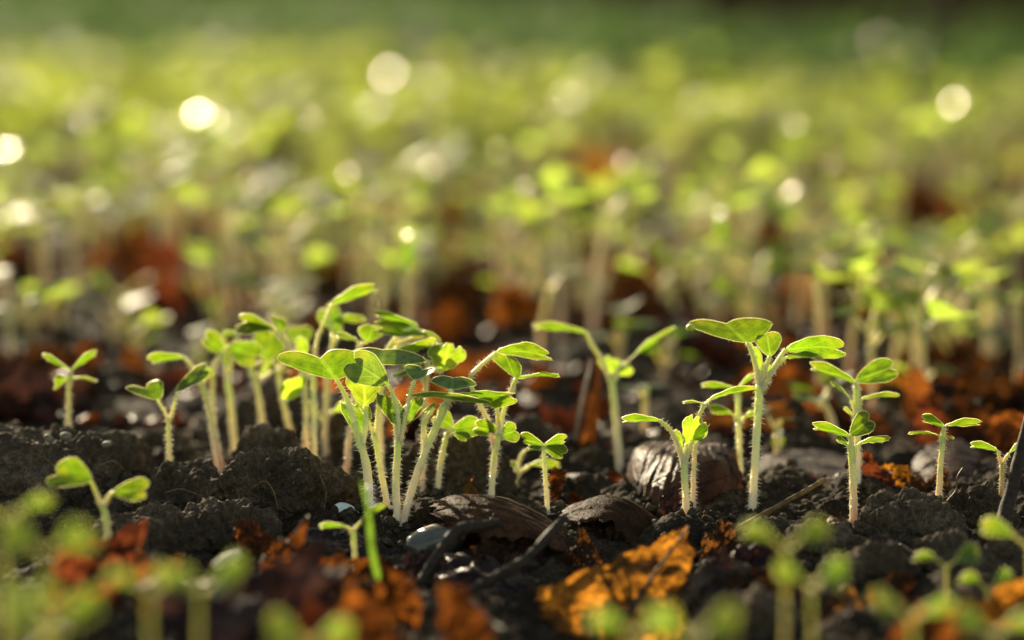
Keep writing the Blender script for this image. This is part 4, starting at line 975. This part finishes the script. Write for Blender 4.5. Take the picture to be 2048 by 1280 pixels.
# loose crumbs of soil over the near part of the bed
def soil_crumbs(n=5200):
    import bmesh
    rng = np.random.RandomState(5); lib = []
    for k in range(8):
        bm = bmesh.new(); bmesh.ops.create_icosphere(bm, subdivisions=2, radius=1)
        v = np.array([q.co[:] for q in bm.verts]); f = np.array([[w.index for w in q.verts] for q in bm.faces]); bm.free()
        lib.append((v * (1 + .45 * fbm(v * 1.1 + k * 5, 3))[:, None] * rng.uniform(.6, 1.2, 3), f))
    y = np.sqrt(rng.uniform(58 ** 2, 104 ** 2, n)); x = rng.uniform(-.2, .2, n) * y
    z = ground_h(x, y); s = .045 + .16 * rng.rand(n) ** 4; V, F, m = [], [], 0
    for i in range(n):
        v, f = lib[i % 8]; a = rng.uniform(0, 6.28); c, d = math.cos(a), math.sin(a)
        w = v * s[i]; w = np.stack([w[:, 0] * c - w[:, 1] * d, w[:, 0] * d + w[:, 1] * c, w[:, 2]], 1)
        V.append(w + (x[i], y[i], z[i] + .3 * s[i])); F.append(f + m); m += len(v)
    for b in BASES:                                            # lifted crumbs round each stem foot
        for _ in range(16):
            a, q = rng.uniform(0, 6.28), rng.uniform(.10, .5); xx, yy = b[0] + math.cos(a) * q, b[1] + math.sin(a) * q
            v, f = lib[rng.randint(8)]; sz = rng.uniform(.05, .14)
            V.append(v * sz + (xx, yy, max(float(ground_h(xx, yy)), min(b[2] - .05, float(ground_h(xx, yy)) + .25)) + .02)); F.append(f + m); m += len(v)
    tag(mesh_obj('soil_crumbs', np.concatenate(V), np.concatenate(F), M['soil']), 'loose soil crumbs scattered over the near bed', 'soil crumbs', kind='stuff')
soil_crumbs()

for i, (pts, lab) in enumerate([
    ([(60, 905), (92, 918), (118, 946), (126, 980)], 'thin root fibre hanging down the face of the largest clod'),
    ([(200, 930), (228, 922), (250, 940)], 'short root fibre on the right shoulder of the largest clod'),
    ([(505, 975), (530, 962), (548, 985), (556, 1020)], 'thin root fibre on the steep lumpy clod'),
    ([(640, 950), (652, 985), (648, 1020)], 'root fibre along the right edge of the steep lumpy clod'),
    ([(330, 985), (362, 978), (398, 990)], 'pale root fibre lying on the low crumbly clod'),
    ([(1762, 1040), (1790, 1030), (1826, 1042)], 'pale root fibre over the dark clod at right'),
    ([(1600, 1060), (1622, 1086), (1660, 1082)], 'pale straw thread at the foot of the pale-stemmed seedling')]):
    stick(lab, [(a, b, -.9 if a < 700 else -.4) for a, b in pts], 75.0, (1.1, 1.4, .9), 'straw', 'root_thread', 'root', 5, 16, 0)

# ------------------------------------------------------------------ the field behind: blurred seedlings, one thing each
def seedling_parts(rng, root, base, h, lean, size, nleaf, lmat, smat='stem_far', lo=True):
    """stem and leaves of a field seedling in cm; children of root."""
    base = np.asarray(base, float)
    top = base + np.array((lean[0], lean[1], h))
    mb = MB(); tube(mb, [base - (0, 0, .3), base + np.array((lean[0] * .25, lean[1] * .25, h * .5)), top], (.115, .085), 6, 8, capped=False)
    mb.build('stem', M[smat], root)
    a0 = rng.uniform(0, 6.28)
    for i in range(nleaf):
        a = a0 + i * (math.pi if nleaf < 3 else 1.57 if i % 2 else math.pi) + rng.normal() * .25
        dx = np.array((math.cos(a), math.sin(a), 0)); tier = i // 2
        el = rng.uniform(.05, .75); s = size * (1 if tier == 0 else .75)
        j = top - np.array((0, 0, .35 + .55 * tier))
        b = top - np.array((0, 0, .5 * tier)) + dx * (.35 * s + .15) + np.array((0, 0, .35 * s * el))
        A = dx * s * .82 * math.cos(el * .8) + np.array((0, 0, s * .82 * math.sin(el * .8)))
        S = np.array((-math.sin(a), math.cos(a), rng.normal() * .22)) * s * .62
        mb = MB(); leaf_sheet(mb, b, A, S, rng.uniform(-.1, .35), rng.uniform(.05, .3), .16, 0, 5, 9, 0, rng.uniform(0, 9))
        lo_ = mb.build('leaf', M[lmat], root)
        mb = MB(); tube(mb, [j, (j + b) / 2 + np.array((0, 0, -.03)), b], (.07, .05), 5, 4, capped=False); mb.uv[0][:, 1] = .8
        mb.build('petiole', M[smat], lo_)
    return top
def back(label, x, yt, d, size=1.1, nleaf=4, lmat='leaf_far', seed=1, lean=(0, 0), name='seedling', group=None, base_y=None):
    """A seedling behind the sharp ones: leaf tips near pixel (x, yt)."""
    t = P(x, yt, d); g = gh(t[0] - lean[0], t[1]); h = max(1.5, t[2] - g - .35 * size)
    root = thing(name, (t[0] - lean[0], t[1], g), label, 'seedling', group)
    seedling_parts(np.random.RandomState(seed), root, (t[0] - lean[0], t[1], g), h, lean, size, nleaf, lmat)
    return root
back('blurred pale seedling with a yellow leaf under its fork, right of centre', 1655, 525, 117, 1.2, 4, seed=3)
back('tall blurred pale seedling between the Y-shaped one and the stacked cluster', 872, 490, 128, 1.7, 4, seed=4)
back('blurred seedling right behind the tall pale one', 930, 505, 132, 1.5, 4, seed=5, lean=(.6, 0))
back('blurred wide-crowned seedling behind the Y-shaped one', 1180, 555, 118, 1.3, 4, seed=6)
back('blurred small seedling left of the wide-crowned one', 1080, 570, 120, 1.1, 2, seed=7)
back('blurred seedling whose green leaves fill the fork of the Y-shaped one', 1240, 615, 98, 1.3, 4, lmat='leaf', seed=8)
back('blurred seedling between the Y-shaped one and the tallest right one', 1400, 590, 112, 1.2, 4, seed=9)
back('blurred leaning seedling behind the tallest right one', 1500, 540, 120, 1.2, 4, seed=10, lean=(.7, 0))
back('blurred crowded bright seedling at the right', 1850, 460, 134, 1.6, 4, seed=11)
back('blurred bright seedling touching the crowded one at the right', 1930, 470, 136, 1.6, 4, seed=12)
back('blurred seedling left of the crowded bright one at the right', 1745, 480, 140, 1.3, 4, seed=13)
back('dark blurred leaf pair cut by the right edge', 2040, 565, 96, 1.2, 4, lmat='leaf', seed=14)
back('blurred green seedling behind the four-leaved one at right', 1900, 660, 104, 1.2, 4, seed=15)
back('blurred pale seedling near the right edge', 1985, 690, 104, 1.1, 4, seed=16)
back('blurred seedling with a wide flat leaf left of the four-leaved one', 1650, 770, 90, .9, 4, lmat='leaf', seed=17)
back('blurred pale arched seedling behind the red leaf', 1640, 830, 86, 1.0, 2, seed=18, lean=(-.5, 0))
back('blurred low seedling behind the lone upright one', 1840, 780, 93, 1.0, 2, seed=19)
back('blurred pale stem with yellow top behind the left clods', 120, 590, 112, 1.2, 4, seed=20)
back('blurred seedling at the left edge behind the clods', 20, 600, 112, 1.2, 4, seed=21)
back('blurred stout pale seedling right of the dark four-leaved one', 225, 620, 108, 1.2, 4, seed=22)
back('blurred seedling left of the dark four-leaved one', 62, 625, 108, 1.1, 2, seed=23)
back('blurred seedling behind the small forked one', 265, 640, 104, 1.1, 4, seed=24)
back('blurred yellow-leaved seedling in the left middle distance', 205, 470, 146, 1.4, 4, seed=25)
back('blurred bright upright seedling above the leaning stem', 440, 520, 124, 1.3, 4, seed=26)
back('blurred seedling right of the bright upright one', 520, 505, 128, 1.3, 4, seed=27, lean=(.5, 0))
back('blurred low green seedling beside the black stone', 1290, 860, 88, .9, 2, lmat='leaf', seed=28)
back('blurred faint seedling behind the wet humped leaf', 1330, 700, 98, 1.1, 4, lmat='leaf', seed=29)

# prototypes, then copies
rngF = np.random.RandomState(11)
protos = []
for k in range(22):
    rt = thing('seedling', (0, 0, 0), 'field seedling', 'seedling')
    seedling_parts(np.random.RandomState(200 + k), rt, (0, 0, 0), rngF.uniform(2.2, 4.3), (rngF.normal() * .6, rngF.normal() * .5), rngF.uniform(.95, 1.6), 2 if k % 3 == 0 else 4, 'leaf_far')
    protos.append(rt)
CLEAR = [(o.location.x, o.location.y) for o in bpy.data.objects if o.get('label', '').startswith('blurred') and o.get('category') == 'dead leaf' and o.location.y > 105]
def density(x, y):
    """How thickly the field is sown, 0 to 1."""
    a = fbm(lift(np.array([[x / 9.0, y / 22.0]])), 2)[0]
    t = np.clip((y - 92) / 30, 0, 1)
    return np.clip(.25 + .4 * t + 1.1 * a, .03, 1)
spots = []
while len(spots) < 262:
    y = rngF.uniform(89, 166); x = rngF.uniform(-.184, .184) * y
    if rngF.rand() > density(x, y): continue
    if any((x - a) ** 2 + (y - b) ** 2 < 1.1 for a, b in spots): continue
    if any(abs(x - a * y / b) < 1.3 and b - 26 < y < b for a, b in CLEAR): continue
    spots.append((x, y))
spots.sort(key=lambda q: q[1])
ROWS = ['nearest sparse row of the field', 'second row of the field', 'third row of the field', 'densest rear row']
SIDES = ['left quarter', 'left of the centre', 'right of the centre', 'right quarter']
for i, (x, y) in enumerate(spots):
    o = protos[i] if i < len(protos) else copy_tree(protos[rngF.randint(len(protos))])
    o.location = (x, y, gh(x, y)); o.rotation_euler = (0, 0, rngF.uniform(0, 6.28)); s = rngF.uniform(.8, 1.3); o.scale = (s, s, s * rngF.uniform(.85, 1.2))
    rk = 0 if y < 112 else 1 if y < 132 else 2 if y < 150 else 3
    sd = int(np.clip((x / (.184 * y) + 1) * 2, 0, 3.99))
    o['label'] = 'blurred little seedling of the %s, %s' % (ROWS[rk], SIDES[sd])
    o['group'] = 'field seedlings, %s, rank %s' % (SIDES[sd], ['one', 'two', 'three', 'four'][rk])

# everything farther: too many to count
def mass(name, label, n, y0, y1, size, hgt, lmat, smat, seed, half=.24, inner=0, dens=True, stems=True, el=(.05, .9)):
    rng = np.random.RandomState(seed); lib = []
    for k in range(10):
        lm, sm = MB(), MB(); top = np.array((rng.normal() * .4, rng.normal() * .3, hgt * rng.uniform(.75, 1.25)))
        tube(sm, [np.zeros(3), top * .5, top], (.12, .09), 4, 4, capped=False)
        nl = rng.choice([2, 3, 4, 4]); a0 = rng.uniform(0, 6.28)
        for i in range(nl):
            a = a0 + i * 6.28 / nl + rng.normal() * .3; e = rng.uniform(*el); s = size * rng.uniform(.75, 1.2)
            dx = np.array((math.cos(a), math.sin(a), 0)); b = top + dx * .4 * s + (0, 0, .2 * s * e - .3 * (i > 1))
            leaf_sheet(lm, b, dx * s * .82 * math.cos(e) + np.array((0, 0, s * .82 * math.sin(e))), np.array((-math.sin(a), math.cos(a), rng.normal() * .2)) * s * .62, rng.uniform(-.1, .3), rng.uniform(0, .3), .16, 0, 4, 7, 0, k)
            tube(sm, [top - (0, 0, .3), b], (.07, .05), 3, 2, capped=False)
        lib.append((np.concatenate(lm.v), np.array(lm.f), np.concatenate(lm.uv), np.concatenate(sm.v), np.array(sm.f), np.concatenate(sm.uv)))
    LV, LF, LU, SV, SF, SU = [], [], [], [], [], []; nl = ns = 0; made = 0
    while made < n:
        y = math.sqrt(rng.uniform(y0 ** 2, y1 ** 2)); x = rng.uniform(-half, half) * y
        if abs(x) < inner * y: continue
        if dens and (rng.rand() > density(x, y) or y > np.interp(x / y / .18, [-1.2, -.3, 0, .5, 1.1], [272, 264, 245, 212, 192]) + 32 * rng.normal()): continue
        if not dens and y < np.interp(x / y / .18, [-1.2, -.3, 0, .5, 1.1], [272, 264, 245, 212, 192]) + 32 * rng.normal(): continue
        if y > 360 and y > np.interp(x / y / .18, [-1.5, -.9, -.3, .1, .45, 1.0, 1.5], [1500, 1400, 1000, 620, 405, 395, 395]) - 22: continue
        if not dens and fbm(lift(np.array([[x / 30.0 + 4, y / 70.0]])), 2)[0] < -.28: continue
        if dens and any(abs(x - a * y / b) < 1.6 and b - 40 < y < b for a, b in CLEAR): continue
        lv, lf, lu, sv, sf, su = lib[rng.randint(10)]
        a = rng.uniform(0, 6.28); s = rng.uniform(.75, 1.3); ca, sa = math.cos(a) * s, math.sin(a) * s
        Rm = np.array([[ca, -sa, 0], [sa, ca, 0], [0, 0, s]]); o = np.array((x, y, 0))
        o[2] = gh(x, y) - .1 if y < 420 else -.1
        LV.append(lv @ Rm.T + o); LF.append(lf + nl); LU.append(lu); nl += len(lv)
        if stems: SV.append(sv @ Rm.T + o); SF.append(sf + ns); SU.append(su); ns += len(sv)
        made += 1
    root = tag(bpy.data.objects.new(name, None), label, 'seedlings', kind='stuff'); COL.objects.link(root)
    tag(mesh_obj('leaves', np.concatenate(LV), np.concatenate(LF), M[lmat], root, np.concatenate(LU)), kind='stuff')
    if stems: tag(mesh_obj('stems', np.concatenate(SV), np.concatenate(SF), M[smat], root, np.concatenate(SU)), kind='stuff')
mass('distant_seedlings', 'pale yellow-green mass of seedlings filling the middle distance', 2900, 164, 320, 1.4, 4.0, 'leaf_far', 'stem_far', 21, half=.40)
mass('side_seedlings', 'seedlings growing beyond both sides of the view', 750, 84, 166, 1.3, 3.6, 'leaf_far', 'stem_far', 22, half=.5, inner=.186)
mass('ground_cover', 'dark green cover of taller plants at the far end of the bed', 10500, 185, 1300, 2.1, 4.3, 'leaf_deep', 'stem_far', 23, half=.36, dens=False, stems=False)

# dead leaves lying between the field seedlings
dl = []
MATS = ['dead_orange', 'dead_red', 'dead_orange', 'dead_purple', 'dead_brown', 'dead_orange']
WORD = {'dead_orange': 'orange', 'dead_red': 'red-brown', 'dead_purple': 'purple-brown', 'dead_brown': 'brown', 'dead_amber': 'amber'}
lp = []
for k in range(12):
    mt = MATS[k % 6]
    o = scrap(0, 0, None, 1.0, 'dead leaf', mt, 300 + k, (rngF.uniform(.2, 1.1), rngF.uniform(-.4, .4)), .3, n=16); lp.append((o, mt))
cnt = 0
while cnt < 240:
    y = 86 + 150 * rngF.rand() ** 1.15; x = rngF.uniform(-.184, .184) * y
    if rngF.rand() > .55 + .6 * fbm(lift(np.array([[x / 12.0 + 9, y / 30.0]])), 2)[0] + .25 * (x > 0): continue
    if y < 100 and abs(x) < 6 and rngF.rand() < .5: continue
    src, mt = lp[cnt] if cnt < 12 else lp[rngF.randint(12)]
    o = src if cnt < 12 else src.copy()
    if cnt >= 12: COL.objects.link(o)
    s = rngF.uniform(.7, 1.7); o.scale = (s, s, s); o.rotation_euler = (rngF.normal() * .25, rngF.normal() * .25, rngF.uniform(0, 6.28)); o.location = (x, y, gh(x, y) + .35 * s)
    sd = int(np.clip((x / (.184 * y) + 1) * 2, 0, 3.99)); rk = 0 if y < 125 else 1 if y < 160 else 2
    o['label'] = 'blurred %s dead leaf %s, %s' % (WORD[mt], ['close behind the sharp plants', 'among the blurred seedlings', 'far back in the field'][rk], SIDES[sd])
    o['group'] = '%s dead leaves, %s, band %s' % (WORD[mt], SIDES[sd], ['one', 'two', 'three'][rk]); cnt += 1

# grass blades in the blur
blade('tall blurred yellow-green grass blade in the right background', [(1800, 420), (1785, 340), (1770, 260), (1745, 180)], 190, 52)
blade('blurred grass blade leaning right of centre', [(1345, 520), (1360, 450), (1385, 385), (1410, 330)], 160, 38)
blade('blurred narrow grass blade behind the tall grass blade', [(1830, 450), (1815, 380), (1790, 300)], 185, 30)

# dew beads enlarged and aimed to mirror the sun into the camera, each on a seedling of its own (pixel, disc width in the photograph, bead radius in cm)
GL = [(777, 147, 90, .42), (396, 228, 74, .44), (430, 238, 76, .26), (15, 300, 66, .36), (1757, 82, 104, .30), (1462, 205, 80, .22), (1908, 207, 84, .30), (1580, 387, 75, .34), (862, 335, 72, .22), (168, 247, 66, .20),
      (385, 290, 60, .17), (695, 347, 60, .22), (200, 150, 72, .12), (554, 588, 66, .40), (574, 586, 66, .30), (1402, 541, 68, .40), (1440, 537, 70, .20), (245, 585, 45, .16), (440, 648, 46, .18), (397, 698, 30, .07), (1590, 250, 80, .2), (330, 150, 80, .1), (1050, 375, 70, .15),
      (1555, 868, 40, .24), (620, 240, 78, .2), (1145, 200, 84, .26),
      (595, 305, 70, .19), (1000, 300, 70, .18), (1250, 325, 70, .2), (1665, 325, 70, .16), (1440, 425, 70, .15), (815, 470, 60, .15), (1215, 560, 50, .1), (1885, 640, 50, .1)]
GLL = ['far seedling whose dew bead is the big cream disc above the cluster', 'seedling with the brilliant white dew bead at upper left', 'seedling overlapping the brilliant white bead at upper left', 'seedling with a cream dew bead cut by the left edge',
       'seedling with the largest faint disc at the upper right', 'seedling with a faint green disc right of the top centre', 'seedling with a pale olive disc near the right edge', 'seedling with the bright peach disc above the tallest right plant',
       'seedling with a thin-rimmed faint disc above the cluster', 'seedling with a faint yellow disc at upper left', 'seedling with a dim disc just under the brilliant white bead', 'seedling with a dim disc left of the thin-rimmed one',
       'far seedling with a crescent-like faint disc at upper left', 'seedling with the white glare right behind the uppermost cluster leaf', 'seedling beside the white glare behind the cluster', 'seedling with the white glare above the tallest right plant',
       'seedling with the brownish disc beside the right white glare', 'seedling with a small pinkish disc left of the white glare', 'seedling with a small pale disc above the leaning stem', 'seedling with a tiny disc touching the leaning stem leaves',
       'seedling with a faint disc left of the tall grass blade', 'far seedling with a faint disc near the top left', 'seedling with a faint disc above the Y-shaped plant', 'seedling with a shining wet leaf right of the wet humped leaf',
       'seedling with a dim disc above the orange blur', 'seedling with a soft yellow disc at the top centre',
       'seedling with a faint disc beside the orange blur left of centre', 'seedling with a faint disc under the top centre', 'seedling with a faint disc right of the top centre glow', 'seedling with a faint disc left of the blurred tall blade foot',
       'seedling with a dark-centred faint disc below the bright peach one', 'seedling with a faint disc above the stacked cluster', 'seedling with a small disc above the arm of the Y-shaped plant', 'seedling with a small pinkish disc near the right edge']
for i, (x, y, w, rr) in enumerate(GL):
    zt = 6.8 if y < 260 else 5.6 if y < 320 else 5.2 if y < 500 else 1.3 if y < 700 else .9
    d = (CAMH - zt) / (SP - (640 - y) / FPX * CP); p = P(x, y, d); rr *= 1.28 if rr > .29 else .8
    root = back(GLL[i], x, y + (1.0 if y < 700 else .35) * FPX / d, d, 1.2 if d > 110 else .7, 2, seed=400 + i)
    tp = np.array(root.location) + (0, 0, max(.6, p[2] - root.location[2] - 1.4)); mb = MB()
    leaf_sheet(mb, tp, p - tp - np.array((0, 0, .05)), np.array((.2, .08, 0)), .2, .0, 0, 0, 5, 9, 0, i); mb.build('leaf', M['leaf_front_shaded'], root)     # the upright young leaf that holds the bead
    drop_mesh('dew_drop', p, rr, R(14), root)

# the matted litter under the far seedlings: past counting
def litter(name, label, mat, n, seed):
    rng = np.random.RandomState(seed); V, F, U, m = [], [], [], 0
    src = [o for o, mt in lp]
    lib = []
    for o in src:
        me = o.data; v = np.empty(len(me.vertices) * 3, np.float32); me.vertices.foreach_get("co", v); v = v.reshape(-1, 3)
        f = np.array([p.vertices[:] for p in me.polygons]); u = np.zeros((len(v), 2), np.float32)
        for l in me.loops: u[l.vertex_index] = me.uv_layers[0].data[l.index].uv
        lib.append((v, f, u))
    i = 0
    while i < n:
        y = 83 + 190 * rng.rand() ** 1.2; x = rng.uniform(-.42, .42) * y
        if rng.rand() > .6 + .7 * fbm(lift(np.array([[x / 14.0 + 3, y / 26.0 + seed]])), 2)[0]: continue
        v, f, u = lib[rng.randint(len(lib))]; s = rng.uniform(.5, 1.25); a = rng.uniform(0, 6.28); c, d = math.cos(a) * s, math.sin(a) * s
        w = np.stack([v[:, 0] * c - v[:, 1] * d, v[:, 0] * d + v[:, 1] * c, v[:, 2] * s * .7], 1)
        V.append(w + (x, y, gh(x, y) + .12)); F.append(f + m); U.append(u); m += len(v); i += 1
    tag(mesh_obj(name, np.concatenate(V), np.concatenate(F), M[mat], None, np.concatenate(U)), label, 'leaf litter', kind='stuff')
litter('leaf_litter', 'matted dark purple-brown leaf litter under the blurred seedlings', 'dead_purple', 1150, 31)
litter('leaf_litter', 'matted rusty leaf litter under the blurred seedlings', 'dead_red', 600, 32)
